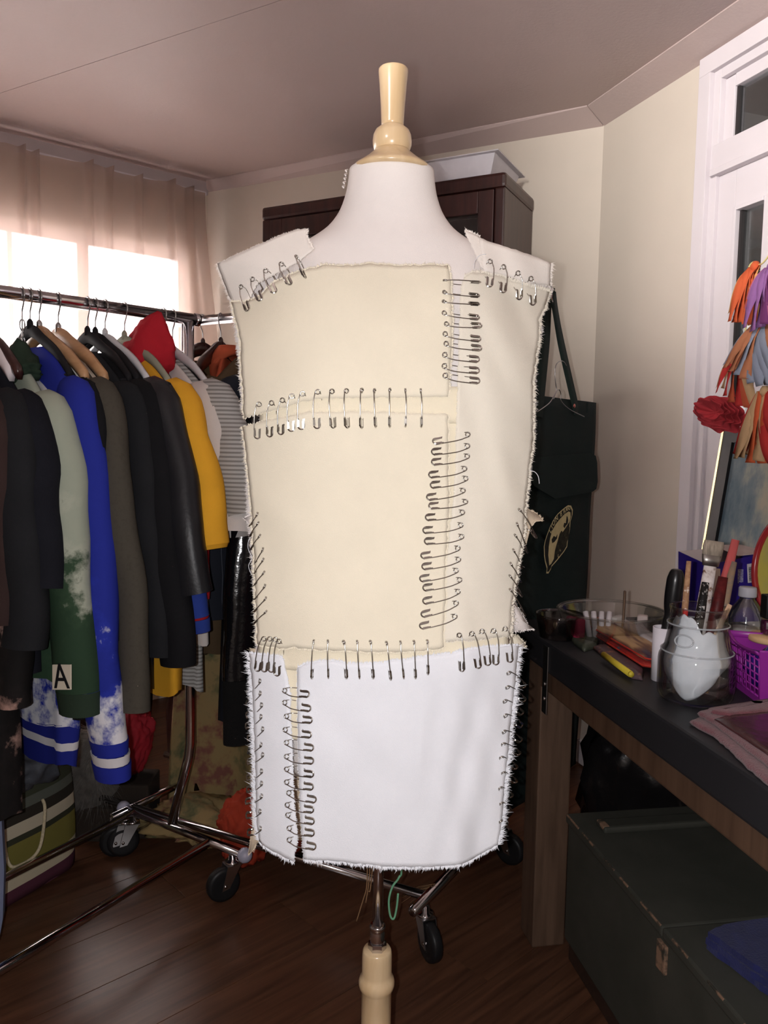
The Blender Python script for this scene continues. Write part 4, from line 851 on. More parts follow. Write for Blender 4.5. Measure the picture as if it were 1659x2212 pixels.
hanger('dark wooden hanger right of the rack post, over an olive jacket', M2(0.93), 'dark', group='hangers on the rear rail')
garment('olive_jacket', 'khaki jacket on a dark hanger right of the rack post', 'jacket', M2(0.95), KHA, sl=0.6, length=0.9, seed=21, group='clothes on the rear rack')
hanger('dark wooden hanger above the rust orange shirt', M2(0.86, 0.25), 'dark', tall=0.05, group='hangers on the rear rail')
garment('rust_shirt', 'rust orange shirt with an open collar beside the tunic', 'shirt', M2(0.84, 0.55), RUST, sl=0.5, length=0.6, seed=22, sr=(.06, .05), collar=(RUST, 0.034), group='clothes on the rear rack')
hanger('black clamp hanger with steel clips beside the tunic', M2(0.76, 0.9), 'black', tall=0.05, arch=0.03, drop=0.075, group='hangers on the rear rail')
garment('brown_jacket', 'brown khaki jacket hanging right of the rust orange shirt', 'jacket', M2(0.72), DK('brown_khaki_wool', 84, 68, 50), sl=0.62, length=0.85, seed=23, sr=(.075, .06), th=0.05, group='clothes on the rear rack')
garment('pinstripe_coat', 'navy coat with pale pinstripes beside the tunic', 'coat', M2(0.615), PINS, sl=0.62, length=1.02, seed=24, sr=(.075, .06), sh=0.23, w1=0.29, th=0.06, sang=0.12, group='clothes on the rear rack')
garment('vinyl_jacket', 'glossy black vinyl jacket with fur-dark cuffs beside the tunic', 'jacket', M2(0.50), VINYL, sl=0.75, length=0.8, seed=25, sr=(.08, .062), sh=0.225, th=0.06, sang=0.22, cuff=[(mat('black_fur', rgb(14, 14, 15), 1.0, var=0.2, bump=1.0, bscale=300), 0.16)], group='clothes on the rear rack')
garment('red_coat', 'long red-orange coat showing behind the left edge of the skirt', 'coat', M2(0.40), REDO, sl=0.7, length=1.30, seed=26, sr=(.07, .06), w1=0.34, th=0.06, group='clothes on the rear rack')
garment('black_coat', 'long black coat on the rear rail seen through the open left seam of the tunic', 'coat', M2(0.22), BLK, sl=0.7, length=1.1, seed=27, th=0.06, group='clothes on the rear rack')
garment('floral_dress', 'long beige dress with faded flowers, its hem near the floor', 'dress', Matrix.Translation(Vector((-0.50, 2.50, R2Z - 0.45))), FLOR, sl=0.1, length=0.98, seed=28, sr=(.05, .05), sh=0.12, w0=0.14, w1=0.18, th=0.06, fold=0.034, sides=(), group='clothes on the rear rack')
# trailing hem of the dress on the floor
tag(MB().blob(aty(440, 1760, 2.35) * 1.0 - V(0, 0, 0.02), (0.17, 0.10, 0.06), 4, 0.25, 1.8, 5, crease=0.4).build('cloth_heap', FLOR), 'heap of faded floral cloth on the floor under the rear rack', 'cloth')

# ---- letter patch on the bleached sweatshirt
def quad_on(px0, py0, px1, py1, y0, y1): return [aty(px0, py0, y0), aty(px1, py0, y1), aty(px1, py1, y1), aty(px0, py1, y0)]
gp = [o for o in COL.objects if o.name.startswith('bleached_sweatshirt')][0]
q = quad_on(113, 1436, 152, 1490, 1.575, 1.545)
xx, yy = (q[1] - q[0]), (q[0] - q[3]); nn = xx.cross(yy).normalized()
pt = MB().prism(q, nn * -0.003).build('letter_patch', mat('cream_patch_cloth', rgb(214, 206, 188), 0.85, var=0.04), gp, smooth=False); pt['label'] = 'cream patch with a black letter A'
text_mb('A', 0.074, frame4((q[0] + q[1] + q[2] + q[3]) / 4 + nn * (0.0012 if nn.y < 0 else -0.004), xx, yy), 0.0006).build('letter', BLK, pt, smooth=False)

# ================================================================== THINGS ON THE FLOOR, LEFT
bag = thing('striped_bag', 'striped woven beach bag with a rope handle on the floor under the rack', 'bag', (-0.95, 2.1, 0))
BST = stripe_mat('woven_bag_stripes', [(0, rgb(92, 50, 66)), (0.10, rgb(204, 194, 168)), (0.20, rgb(128, 122, 62)), (0.38, rgb(60, 62, 48)), (0.42, rgb(196, 188, 166)), (0.50, rgb(52, 48, 42)), (0.57, rgb(96, 100, 92)), (0.63, rgb(66, 70, 56)), (0.72, rgb(104, 56, 78)), (0.79, rgb(204, 194, 168)), (0.86, rgb(118, 116, 62)), (0.93, rgb(176, 82, 48))], 2, 0.44)
b0, b1 = Vector((-1.13, 1.72, 0)), Vector((-0.862, 2.246, 0)); bd = (b1 - b0).normalized(); bn = Vector((-bd.y, bd.x, 0)); bl = (b1 - b0).length
def bagP(u, v):
    a = 2 * math.pi * u; e = 0.45; c = math.copysign(abs(math.cos(a)) ** e, math.cos(a)); s = math.copysign(abs(math.sin(a)) ** e, math.sin(a))
    k = 1 - 0.10 * v + 0.03 * math.sin(v * 3); sagz = 0.045 * math.cos(a * 2 + 0.3) * v
    p = b0 + bd * (bl / 2 + c * bl / 2 * (1 - .07 * v)) + bn * (0.11 + s * 0.11 * k) + V(0, 0, 0.004 + 0.43 * v + sagz * (0.6 if c < 0 else 0.2) - 0.02 * v * (c < 0))
    return p + bn * (0.012 * noise.noise(Vector((a * 2, v * 3, 0.5))))
MB().grid(bagP, 64, 20).build('body', BST, bag, solid=0.002)
MB().prism([bagP(i / 32, 0.0) for i in range(32)], (0, 0, 0.003)).build('bottom', BST, bag, smooth=False)
ROPE = mat('natural_rope', rgb(196, 184, 154), 0.9, var=0.2, vscale=200)
MB().tube(smoothpts([aty(92, 1727, 2.06), aty(97, 1745, 2.05), aty(94, 1790, 2.04), aty(86, 1830, 2.02), aty(70, 1853, 2.0), aty(45, 1868, 1.97), aty(25, 1872, 1.95), aty(14, 1850, 1.95), aty(8, 1800, 1.96)], 5), 0.0045, 8).build('rope_handle', ROPE, bag)
SMOKE = mat('smoky_plastic', rgb(74, 78, 86), 0.5, var=0.25, vscale=12, bump=0.4, bscale=40, spec=0.35)
tag(MB().blob((-0.985, 2.11, 0.43), (0.13, 0.17, 0.125), 5, 0.14, 1.5, 5, crease=0.22).build('plastic_bag', SMOKE), 'smoky grey plastic bag stuffed into the striped beach bag', 'bag')
tag(MB().blob((-0.98, 1.93, 0.52), (0.07, 0.07, 0.09), 6, 0.22, 2.2, 3, crease=0.2).build('plastic_bag', mat('blue_grey_plastic', rgb(88, 96, 140), 0.4, var=0.15, spec=0.5)), 'small blue grey plastic bag at the left edge above the beach bag', 'bag')
# blue-grey garment bag hanging close at the left picture edge
gbp = [aty(-60, 1740, 1.62), aty(2, 1745, 1.66), aty(9, 1880, 1.66), aty(6, 1985, 1.66), aty(-2, 2030, 1.66), aty(-60, 2040, 1.62)]
tag(MB().prism(gbp, V(-0.01, 0.03, 0)).build('folding_board', mat('blue_grey_board', rgb(112, 122, 150), 0.6, var=0.06), smooth=False), 'blue grey board standing on edge at the left picture edge', 'board')
# furry grey pelt bundle
fur = mat('grey_fur', rgb(96, 92, 88), 0.95, var=0.35, vscale=30)
fc = aty(205, 1660, 2.42); fb = thing('fur_bundle', 'grey long-haired fur bundle under the blue sweatshirt sleeve', 'fur', (fc.x, fc.y, 0.0))
mb = MB().blob((fc.x, fc.y, fc.z - 0.01), (0.095, 0.08, 0.15), 8, 0.16, 2.0, 3); mb.build('pelt', fur, fb)
hb = MB()
for _ in range(1500):
    d = Vector((random.gauss(0, 1), random.gauss(0, 1), random.gauss(0, 1))).normalized(); p = Vector((fc.x + d.x * .095, fc.y + d.y * .08, fc.z - .01 + d.z * .15)); t = (d + V(random.uniform(-.5, .5), random.uniform(-.5, .5), -0.9)).normalized()
    l = random.uniform(.02, .05); s = d.cross(t); s = s.normalized() * 0.0007 if s.length > 1e-5 else V(.0007, 0, 0); hb.add([p - s, p + s, p + d * .012 + t * l], [(0, 1, 2)])
o = hb.build('hair', fur, fb, smooth=False); o['kind'] = 'stuff'
MB().box((fc.x, fc.y, (fc.z - 0.1) / 2), (0.16, 0.13, fc.z - 0.1), bev=0.01).build('bundle_base', mat('dark_brown_cardboard', rgb(50, 42, 36), 0.9), fb, smooth=False)
rc = aty(283, 1655, 2.44); tag(MB().box((rc.x, rc.y, 0.09), (0.15, 0.13, 0.176), bev=0.008).build('shoe_box', mat('dark_brown_cardboard', rgb(50, 42, 36), 0.9), smooth=False), 'dark cardboard box under the crumpled red cloth bundle', 'box')
rc = aty(283, 1655, 2.44)
tag(MB().blob((rc.x, rc.y, 0.29), (0.060, 0.06, 0.115), 9, 0.14, 1.6, 5, crease=0.36, M=Matrix.Rotation(0.3, 3, 'Y')).build('red_cloth', mat('crumpled_red_nylon', rgb(150, 30, 42), 0.8, var=0.2, bump=0.3, bscale=60)), 'crumpled red cloth bundle between blue sleeve and rack post', 'cloth')
oc = atz(534, 1790, 0.105)
tag(MB().blob((oc.x, oc.y, 0.112), (0.082, 0.08, 0.115), 11, 0.10, 1.5, 5, crease=0.32).build('orange_bag', REDO), 'crumpled red-orange drawstring bag on the floor beside the caster', 'bag')
# cords dangling behind the pole
TW = mat('tan_twine', rgb(128, 98, 70), 0.9)
for k, pts in enumerate([[(800, 1858), (797, 1905), (790, 1950)], [(794, 1860), (792, 1915), (784, 1945), (770, 1990)], [(806, 1860), (800, 1920), (796, 1925)]]):
    o = tag(MB().tube(smoothpts([aty(x, y, 1.42) for x, y in pts], 5), 0.0012, 5).build('twine', TW), 'tan twine dangling beneath the skirt, ' + ['the straight one', 'the longest one with a kink', 'the shortest one'][k], 'string', 'twine dangling beneath the skirt')
tag(MB().tube(smoothpts([V(0.04, 1.32, 0.735), V(0.038, 1.40, 0.69)] + [aty(x, y, 1.5) for x, y in [(868, 1862), (862, 1895), (848, 1915), (840, 1945), (843, 1978), (851, 1984), (857, 1960), (860, 1930)]], 6), 0.0022, 6).build('green_cord', mat('mint_green_cord', rgb(116, 176, 140), 0.8)), 'mint green looped cord hanging beneath the skirt beside the pole', 'cord')
fgp = gA.lerp(gB, .18) + V(0, 0, .148)
frg = thing('yarn_tuft', 'tuft of tan yarn ends beside the rear rack caster', 'yarn', fgp)
fm = MB()
for k in range(14):
    a = fgp + V(random.uniform(-.006, .006), random.uniform(-.01, .01), 0); b = fgp + V(-.055 + random.uniform(-.03, .03), random.uniform(-.04, .04), -.03 - random.uniform(0, .05)); fm.tube([a, a.lerp(b, .5) + V(0, 0, .006), b], 0.0006, 4)
o = fm.build('yarn_ends', TW, frg); o['kind'] = 'stuff'

# ================================================================== WARDROBE
MAHO = wood_mat('dark_mahogany', rgb(44, 22, 20), rgb(66, 34, 30), (16, 16, 1.4), rough=0.35, coat=0.15)
onB = lambda s, z, off: A1 + dB * s + nB * off + V(0, 0, z)
MBk = Matrix((dB, nB, V(0, 0, 1))).transposed()
ward = thing('wardrobe', 'dark mahogany wardrobe with a glazed door against the back wall', 'wardrobe', onB(1.1, 0, 0.17))
WA, WB, WH, WD = 0.585, 1.632, 2.222, 0.345
def wbx(name, s0, s1, z0, z1, f0, f1, m=MAHO, parent=None, bev=0.003): return MB().box(onB((s0 + s1) / 2, (z0 + z1) / 2, (f0 + f1) / 2), (s1 - s0, f1 - f0, z1 - z0), MBk, bev=bev).build(name, m, parent or ward, smooth=False)
wbx('side_panel', WA, WA + 0.025, 0.02, WH - .05, 0.005, WD - 0.02); wbx('side_panel', WB - 0.025, WB, 0.02, WH - .05, 0.005, WD - 0.02)
wbx('back_panel', WA + .025, WB - .025, 0.05, WH - .05, 0.005, 0.02); wbx('top', WA - 0.004, WB + 0.004, WH - 0.052, WH, 0.0, WD + 0.004, bev=0.012); wbx('bottom', WA, WB, 0.0, 0.10, 0.0, WD)
wbx('shelf', WA + .025, WB - .025, 1.88, 1.90, 0.02, WD - 0.05); wbx('shelf', WA + .025, WB - .025, 1.45, 1.47, 0.02, WD - 0.05)
wbx('corner_post', WB - 0.035, WB + 0.002, 0.1, WH - .052, WD - 0.03, WD + 0.002, bev=0.006); wbx('corner_post', WA - 0.002, WA + 0.035, 0.1, WH - .052, WD - 0.03, WD + 0.002, bev=0.006)
for s0, s1 in ((WA + 0.037, (WA + WB) / 2 - .002), ((WA + WB) / 2 + .002, WB - 0.037)):
    dr = thing0('door', ward)
    wbx('stile', s0, s0 + 0.06, 0.11, WH - .057, WD - 0.018, WD + 0.006, parent=dr); wbx('stile', s1 - 0.06, s1, 0.11, WH - .057, WD - 0.018, WD + 0.006, parent=dr)
    wbx('rail', s0 + .06, s1 - .06, WH - .135, WH - .057, WD - 0.018, WD + 0.006, parent=dr); wbx('rail', s0 + .06, s1 - .06, 0.11, 0.85, WD - 0.018, WD + 0.004, parent=dr)
    wbx('pane', s0 + .06, s1 - .06, 0.85, WH - .135, WD - 0.008, WD - 0.004, glass_mat('cabinet_glass', (0.75, 0.75, 0.78), 0.12), parent=dr, bev=0)
bx = thing('box_lid', 'shallow grey white tray with flared sides on top of the wardrobe', 'tray', onB(1.35, WH, 0.2))
LIDM = mat('grey_white_card', rgb(206, 202, 208), 0.7, var=0.05, vscale=18)
def lid(s0, s1, f0, f1, g): return [onB(s0 - g, 0, f0 - g), onB(s1 + g, 0, f0 - g), onB(s1 + g, 0, f1 + g), onB(s0 - g, 0, f1 + g)]
lo, hi = lid(1.06, 1.575, 0.10, 0.335, 0.0), lid(1.06, 1.575, 0.10, 0.335, 0.022)
mb = MB(); mb.add([p + V(0, 0, WH + 0.002) for p in lo] + [p + V(0, 0, WH + 0.068) for p in hi], [(3, 2, 1, 0)] + [(i, (i + 1) % 4, 4 + (i + 1) % 4, 4 + i) for i in range(4)]); mb.build('tray', LIDM, bx, smooth=False, solid=0.004)
hi2 = lid(1.06, 1.575, 0.10, 0.335, 0.040); mb = MB(); mb.add([p + V(0, 0, WH + 0.0665) for p in hi] + [p + V(0, 0, WH + 0.0665) for p in hi2] + [p + V(0, 0, WH + 0.0695) for p in hi] + [p + V(0, 0, WH + 0.0695) for p in hi2], [(i, (i + 1) % 4, 4 + (i + 1) % 4, 4 + i) for i in range(4)] + [(8 + i, 12 + i, 12 + (i + 1) % 4, 8 + (i + 1) % 4) for i in range(4)] + [(4 + i, 4 + (i + 1) % 4, 12 + (i + 1) % 4, 12 + i) for i in range(4)]); mb.build('rim', LIDM, bx, smooth=False)
# white ornament behind the wardrobe glass
orn = thing('white_ornament', 'white looped ornament behind the wardrobe glass', 'ornament', onB(1.50, 1.90, 0.24))
oc2 = onB(1.50, 1.90, 0.24); OW = mat('white_glazed_ceramic', rgb(214, 208, 220), 0.3, var=0.04)
MB().lathe([(0.035, 0), (0.04, 0.01), (0.022, 0.03), (0.03, 0.06), (0.045, 0.09), (0.04, 0.11)], oc2, 24).build('cup', OW, orn)
MB().tube([oc2 + dB * (-0.05 + 0.035 * math.cos(a)) + V(0, 0, 0.075 + 0.045 * math.sin(a)) for a in [i * math.pi / 10 for i in range(21)]], 0.007, 8).build('handle', OW, orn)

# ================================================================== APRON on the end of the rear rack
AU = Vector((0.62, 0.785, 0)).normalized(); AN = Vector((AU.y, -AU.x, 0)); AR = Vector((0.612, 2.31, 0))
ap = thing('work_apron', 'dark green canvas work apron hanging from the rear rack end by its neck strap', 'apron', (0.43, 2.08, 0))
APR = mat('dark_green_canvas', rgb(27, 37, 36), 0.85, var=0.1, bump=0.3, bscale=700, spec=0.2)
def apx(px, py, off=0.0):
    d = ray(px, py); n = Vector((AN.x, AN.y, 0)); t = ((AR - CAM + n * off).dot(n) - 0 * 0) / d.dot(n); return CAM + d * t
zt = apx(1272, 868).z
def apP(u, z, off=0.0): return AR - AU * (0.55 * (1 - u)) + V(0, 0, z) + AN * off
def apron_f(u, v):
    z = zt + (0.30 - zt) * v
    return apP(u * (1 - 0.03 * v), z, 0.012 * math.sin(u * 9 + v * 2) * v + 0.008 * noise.noise(Vector((u * 4, v * 5, 2))))
MB().grid(apron_f, 30, 40).build('body', APR, ap, solid=0.002)
def a_quad(pts, off, th, name, m, parent): return MB().prism([apx(x, y, off) for x, y in pts], AN * th).build(name, m, parent, smooth=False)
a_quad([(1120, 990), (1274, 979), (1283, 985), (1286, 1000), (1287, 1040), (1284, 1056), (1276, 1062), (1245, 1068), (1195, 1077), (1150, 1050)], 0.012, 0.006, 'pocket_flap', APR, ap)
re_ = Vector((0.402, 1.979, R2Z + 0.019))
STRAP = mat('green_webbing', rgb(24, 42, 38), 0.8, var=0.08, bump=0.4, bscale=500)
def strap(pts, w, name='neck_strap'):
    p = smoothpts(pts, 8); mb = MB(); vs = []
    for i, c in enumerate(p):
        t = (p[min(i + 1, len(p) - 1)] - p[max(i - 1, 0)]).normalized(); s = t.cross(AN).normalized()
        vs += [c - s * w / 2, c + s * w / 2]
    mb.add(vs, [(2 * i, 2 * i + 1, 2 * i + 3, 2 * i + 2) for i in range(len(p) - 1)]); return mb.build(name, STRAP, ap, solid=0.0018)
strap([re_, re_ + V(0.008, 0.006, -0.03), apx(1210, 735, 0.006), apx(1240, 868, 0.004), apx(1243, 885, 0.003)], 0.036)
strap([re_, re_ + V(-0.008, -0.006, -0.03), apx(1176, 735, 0.006), apx(1163, 868, 0.004), apx(1160, 900, 0.003)], 0.055)
MB().lathe([(0.006, 0), (0.006, 0.0015), (0.004, 0.003), (0, 0.0035)], apx(1240, 877, 0.006), 14, Matrix((AU, V(0, 0, 1), AN)).transposed()).build('rivet', mat('copper_rivet', rgb(196, 120, 110), 0.3, 1.0), ap)
for p in ((1268, 880),): MB().box(apx(*p, 0.004), (0.004, 0.004, 0.03), bev=0.001).build('hem_stitch', APR, ap)
# leaf-shaped badge with lettering and a drawn scene, printed on the folded bib
bpx = lambda x, y, off=0.013: apx(1165 + x / 7.7, 1085 + y / 7.7, off)
OUTL = [(115, 1190), (125, 1110), (95, 1000), (80, 900), (75, 740), (95, 640), (120, 560), (180, 400), (260, 250), (310, 185), (370, 130), (430, 80), (480, 45), (530, 50), (560, 120), (555, 200), (520, 320), (510, 450), (480, 600), (465, 740), (410, 830), (350, 905), (290, 980), (200, 1080), (190, 1120), (150, 1190)]
octr = (300, 560); shr = lambda p, k: (octr[0] + (p[0] - octr[0]) * k, octr[1] + (p[1] - octr[1]) * k)
emb = MB().prism([bpx(*p) for p in OUTL], AN * 0.0012).build('badge', mat('dark_badge_print', rgb(30, 30, 26), 0.8), ap, smooth=False)
CRM = mat('cream_badge_print', rgb(196, 180, 136), 0.8, var=0.12, vscale=40)
n_ = len(OUTL); mb = MB(); mb.add([bpx(*shr(p, .99), .0146) for p in OUTL] + [bpx(*shr(p, .945), .0146) for p in OUTL], [(k, (k + 1) % n_, n_ + (k + 1) % n_, n_ + k) for k in range(n_)]); mb.build('outline_print', CRM, emb, smooth=False, solid=0.0003)
FLD = [(165, 1050), (150, 880), (158, 740), (180, 600), (215, 470), (270, 370), (340, 280), (420, 195), (490, 152), (515, 170), (520, 240), (500, 320), (440, 420), (385, 500), (330, 700), (260, 900), (200, 1020)]
MB().prism([bpx(*p, .0144) for p in FLD], AN * .0003).build('picture_field', CRM, emb, smooth=False)
DRK = mat('dark_badge_ink', rgb(36, 35, 30), 0.8)
MB().prism([bpx(*p, .0148) for p in [(340, 520), (370, 470), (395, 510), (440, 440), (490, 380), (505, 420), (480, 600), (440, 720), (330, 840), (240, 960), (260, 800), (310, 620)]], AN * .0003).build('hill_print', mix_mat('engraved_hill', [rgb(36, 35, 30), rgb(60, 56, 44), rgb(150, 138, 104)], 60, 5, (.4, .62)), emb, smooth=False)
MB().prism([bpx(*p, .0148) for p in [(205, 620), (240, 560), (275, 580), (300, 530), (295, 600), (250, 660), (215, 680)]], AN * .0003).build('tree_print', DRK, emb, smooth=False)
MB().prism([bpx(*p, .0148) for p in [(400, 400), (415, 340), (440, 350), (455, 230), (470, 240), (480, 300), (470, 360), (440, 390), (420, 430)]], AN * .0003).build('tree_print', DRK, emb, smooth=False)
txt = MB(); LP = [(188, 478), (208, 410), (240, 345), (290, 275), None, (362, 195), (415, 148), (452, 122), (480, 105), (505, 98)]
for k, chx in enumerate('LION BRAND'):
    if LP[k] is None: continue
    p = LP[k]; tx = {0: (28, -75), 1: (30, -70), 2: (42, -70), 3: (52, -62), 5: (56, -50), 6: (50, -38), 7: (44, -28), 8: (40, -20), 9: (36, -12)}[k]
    t3 = bpx(p[0] + tx[0], p[1] + tx[1]) - bpx(*p); u3 = bpx(p[0] - 46, p[1] - 34) - bpx(*p); text_mb(chx, .0215 - .0012 * max(0, k - 4), frame4(bpx(*p, .0148), t3, u3), .0002, txt)
text_mb('L', .016, frame4(bpx(318, 885, .0148), AU, V(0, 0, 1)), .0002, txt)
txt.build('lettering', CRM, emb, smooth=False)
# wire hanger caught in the strap
wh = thing('wire_hanger', 'bent steel wire hanger showing inside the apron strap', 'hanger', apx(1200, 860))
MB().tube(smoothpts([apx(x, y, 0.018) for x, y in [(1223, 790), (1218, 782), (1210, 780), (1202, 787), (1199, 802), (1200, 825), (1202, 842), (1196, 856), (1185, 872), (1160, 890)]], 5), 0.0012, 6).build('hook', STEEL, wh)
MB().tube(smoothpts([apx(x, y, 0.018) for x, y in [(1196, 862), (1202, 845), (1208, 842), (1212, 852), (1212, 866), (1230, 884), (1262, 900)]], 5), 0.0012, 6).build('shoulder_wire', STEEL, wh)
# dark side table with turned legs behind the racks
sdt = thing('side_table', 'dark wooden side table with turned legs behind the rack post', 'table', (-0.86, 2.98, 0))
for dx, dy in ((-.22, -.16), (.22, -.16), (-.22, .16), (.22, .16)):
    q = V(-0.86, 2.98, 0) + dB * dx + nB * dy
    MB().lathe([(.016, 0), (.02, .03), (.014, .06), (.024, .16), (.028, .30), (.016, .36), (.026, .39), (.016, .42), (.022, .50), (.03, .52), (.03, .62)], q, 16).build('leg', MAHO, sdt)
MB().box((-0.86, 2.98, .635), (.56, .42, .03), MBk, bev=.005).build('top', MAHO, sdt, smooth=False); MB().box((-0.86, 2.98, .57), (.46, .34, .10), MBk).build('apron_rail', MAHO, sdt, smooth=False)
# ================================================================== WORK TABLE
TT, TH = 0.80, 0.072
tF = Vector((0.384, 1.801, 0)); tD = Vector((0.176, -0.984, 0)).normalized(); tN = Vector((-tD.y, tD.x, 0))    # along the front edge towards the viewer; into the table
tabP = lambda a, b, z: tF + tD * a + tN * b + V(0, 0, z)
TM = Matrix((tD, tN, V(0, 0, 1))).transposed()
table = thing('work_table', 'dark wooden work table with a black top along the right wall', 'table', tabP(0.4, 0.33, 0))
TBLK = mat('black_laminate_top', rgb(36, 36, 39), 0.5, var=0.12, vscale=5, bump=0.05, bscale=60, spec=0.3)
PINE = wood_mat('brown_stained_pine', rgb(76, 56, 43), rgb(96, 73, 57), (16, 16, 1.3), rough=0.5)
def tb(name, a0, a1, b0, b1, z0, z1, m, bev=0.004, parent=None): return MB().box(tabP((a0 + a1) / 2, (b0 + b1) / 2, (z0 + z1) / 2), (a1 - a0, b1 - b0, z1 - z0), TM, bev=bev).build(name, m, parent or table, smooth=False)
tb('table_top', -0.235, 1.45, 0, 0.60, TT - TH, TT, TBLK, 0.006)
tb('rail', -0.06, 1.38, 0.012, 0.040, 0.675, TT - TH, PINE); tb('rail', -0.185, 1.38, 0.53, 0.555, 0.62, TT - TH, PINE); tb('rail', -0.185, -0.16, 0.05, 0.53, 0.62, TT - TH, PINE)
PINE_L = wood_mat('brown_stained_pine_leg', rgb(84, 65, 52), rgb(104, 82, 67), (16, 16, 1.3), rough=0.5)
for a, b in ((-0.155, 0.018), (1.28, 0.018), (1.28, 0.47), (-0.155, 0.47)): tb('leg', a, a + 0.085, b, b + 0.085, 0, TT - TH, PINE_L)
br = tb('bracket', -0.012, 0.016, -0.0025, 0.0, 0.63, TT - 0.01, STEEL, 0.0008)
for z in (0.665, 0.70): MB().lathe([(0.005, 0), (0.005, 0.0015), (0.0025, 0.003), (0, 0.003)], tabP(0.002, -0.0025, z), 10, Matrix((tD, V(0, 0, 1), -tN)).transposed()).build('screw', STEEL, br)
# old chest under the table
TR0 = Vector((0.457, 1.842, 0)); cD = Vector((0.166, -0.986, 0)).normalized(); cN = Vector((-cD.y, cD.x, 0)); CM = Matrix((cD, cN, V(0, 0, 1))).transposed()
chP = lambda a, b, z: TR0 + cD * a + cN * b + V(0, 0, z)
chest = thing('wooden_chest', 'old green-black painted wooden chest with worn edges under the table', 'chest', chP(0.45, 0.2, 0))
CH = mix_mat('worn_black_green_paint', [rgb(62, 63, 57), rgb(72, 72, 66), rgb(92, 82, 72)], 5, 9, (0.4, 0.66), rough=0.6)
WORN = mix_mat('bare_worn_edge', [rgb(60, 58, 52), rgb(140, 112, 92)], 45, 5, (0.42, 0.55), rough=0.8)
def cb(name, a0, a1, b0, b1, z0, z1, m=CH, bev=0.004, parent=None): return MB().box(chP((a0 + a1) / 2, (b0 + b1) / 2, (z0 + z1) / 2), (a1 - a0, b1 - b0, z1 - z0), CM, bev=bev).build(name, m, parent or chest, smooth=False)
CZ0, CZ1, CL, CW = 0.05, 0.365, 1.02, 0.40
cb('side_board', 0, CL, 0.004, 0.024, CZ0, CZ1 - 0.022); cb('side_board', 0, CL, CW - 0.024, CW - 0.004, CZ0, CZ1 - 0.022); cb('end_board', 0.004, 0.024, 0.024, CW - .024, CZ0, CZ1 - .022); cb('end_board', CL - .024, CL - .004, .024, CW - .024, CZ0, CZ1 - .022); cb('bottom_board', 0.02, CL - .02, .02, CW - .02, CZ0, CZ0 + .02)
for a0, a1 in ((-0.004, 0.452), (0.454, CL + .004)): 
    lb = cb('lid_board', a0, a1, -0.002, CW + .002, CZ1 - 0.022, CZ1, bev=0.005)
    for k in range(5):
        u = a0 + (a1 - a0) * (k + random.uniform(.05, .35)) / 5.0; l = random.uniform(0.03, 0.085); cbx = cb('worn_edge', u, min(u + l, a1 - .004), -0.0024, 0.0012, CZ1 - 0.0040, CZ1 + 0.0003, WORN, 0.0012, lb)
bt = cb('batten', 0.062, 0.108, 0.045, 0.36, CZ1, CZ1 + 0.016, CH, 0.006); cb('batten', 0.86, 0.905, 0.045, 0.36, CZ1, CZ1 + 0.016, CH, 0.006)
cb('bare_wood_chip', 0.066, 0.104, 0.0448, 0.062, CZ1 + 0.006, CZ1 + 0.0164, WORN, 0.003, bt)
cb('hasp', 0.44, 0.47, -0.004, 0.004, CZ1 - 0.085, CZ1 - 0.03, WORN, 0.002)
DKW = wood_mat('dark_brown_runner', rgb(46, 32, 26), rgb(60, 42, 34), (1.3, 16, 16), rough=0.6)
for b in (0.012, 0.33): cb('runner', 0.01, CL - .01, b, b + 0.05, 0, CZ0, DKW)
nc = [atz(1523, 2052, CZ1 + .004), atz(1560, 2040, CZ1 + .004), atz(1690, 2012, CZ1 + .004), atz(1760, 2120, CZ1 + .004), atz(1690, 2172, CZ1 + .004), atz(1625, 2130, CZ1 + .004)]
bl_ = thing('blue_cloth', 'folded navy blue cloth lying on the wooden chest', 'cloth', nc[0])
NB = mat('navy_blue_terry', rgb(32, 37, 90), 0.95, var=0.2, vscale=40, bump=0.5, bscale=300, sheen=0.2)
cc = sum(nc, V(0, 0, 0)) / len(nc)
for k in range(3):
    sm_ = [cc + (p - cc) * (1 - 0.03 * k) + V(random.uniform(-.004, .004), random.uniform(-.004, .004), 0) for p in nc]; dense = []
    for i in range(6):
        for j in range(4): dense.append(sm_[i].lerp(sm_[(i + 1) % 6], j / 4) + V(random.uniform(-.002, .002), random.uniform(-.002, .002), 0))
    MB().prism([p + V(0, 0, 0.0135 * k) for p in dense], (0, 0, 0.0115)).build('fold', NB, bl_, smooth=False)
# dark things under the table
pb = mat('black_bin_bag', rgb(24, 22, 23), 0.22, var=0.15, bump=0.8, bscale=35, spec=0.6)
tag(MB().blob((0.78, 2.17, 0.30), (0.20, 0.17, 0.30), 14, 0.14, 2.0, 4, crease=0.3).build('bin_bag', pb), 'glossy black plastic bag bulging under the table behind the chest', 'bag')
tag(MB().blob((0.30, 2.42, 0.42), (0.11, 0.10, 0.42), 15, 0.14, 1.6, 4, crease=0.2).build('dark_bundle', BLK), 'dark cloth bundle in the shadow behind the table leg', 'cloth')

# ================================================================== ON THE TABLE
GL = glass_mat('clear_glass', (0.975, 0.985, 0.98), 0.12, 0.03)
def shell(outer, t): return outer + [(max(r - t, 0.0005), z + (t if i == 0 else 0)) for i, (r, z) in reversed(list(enumerate(outer)))]
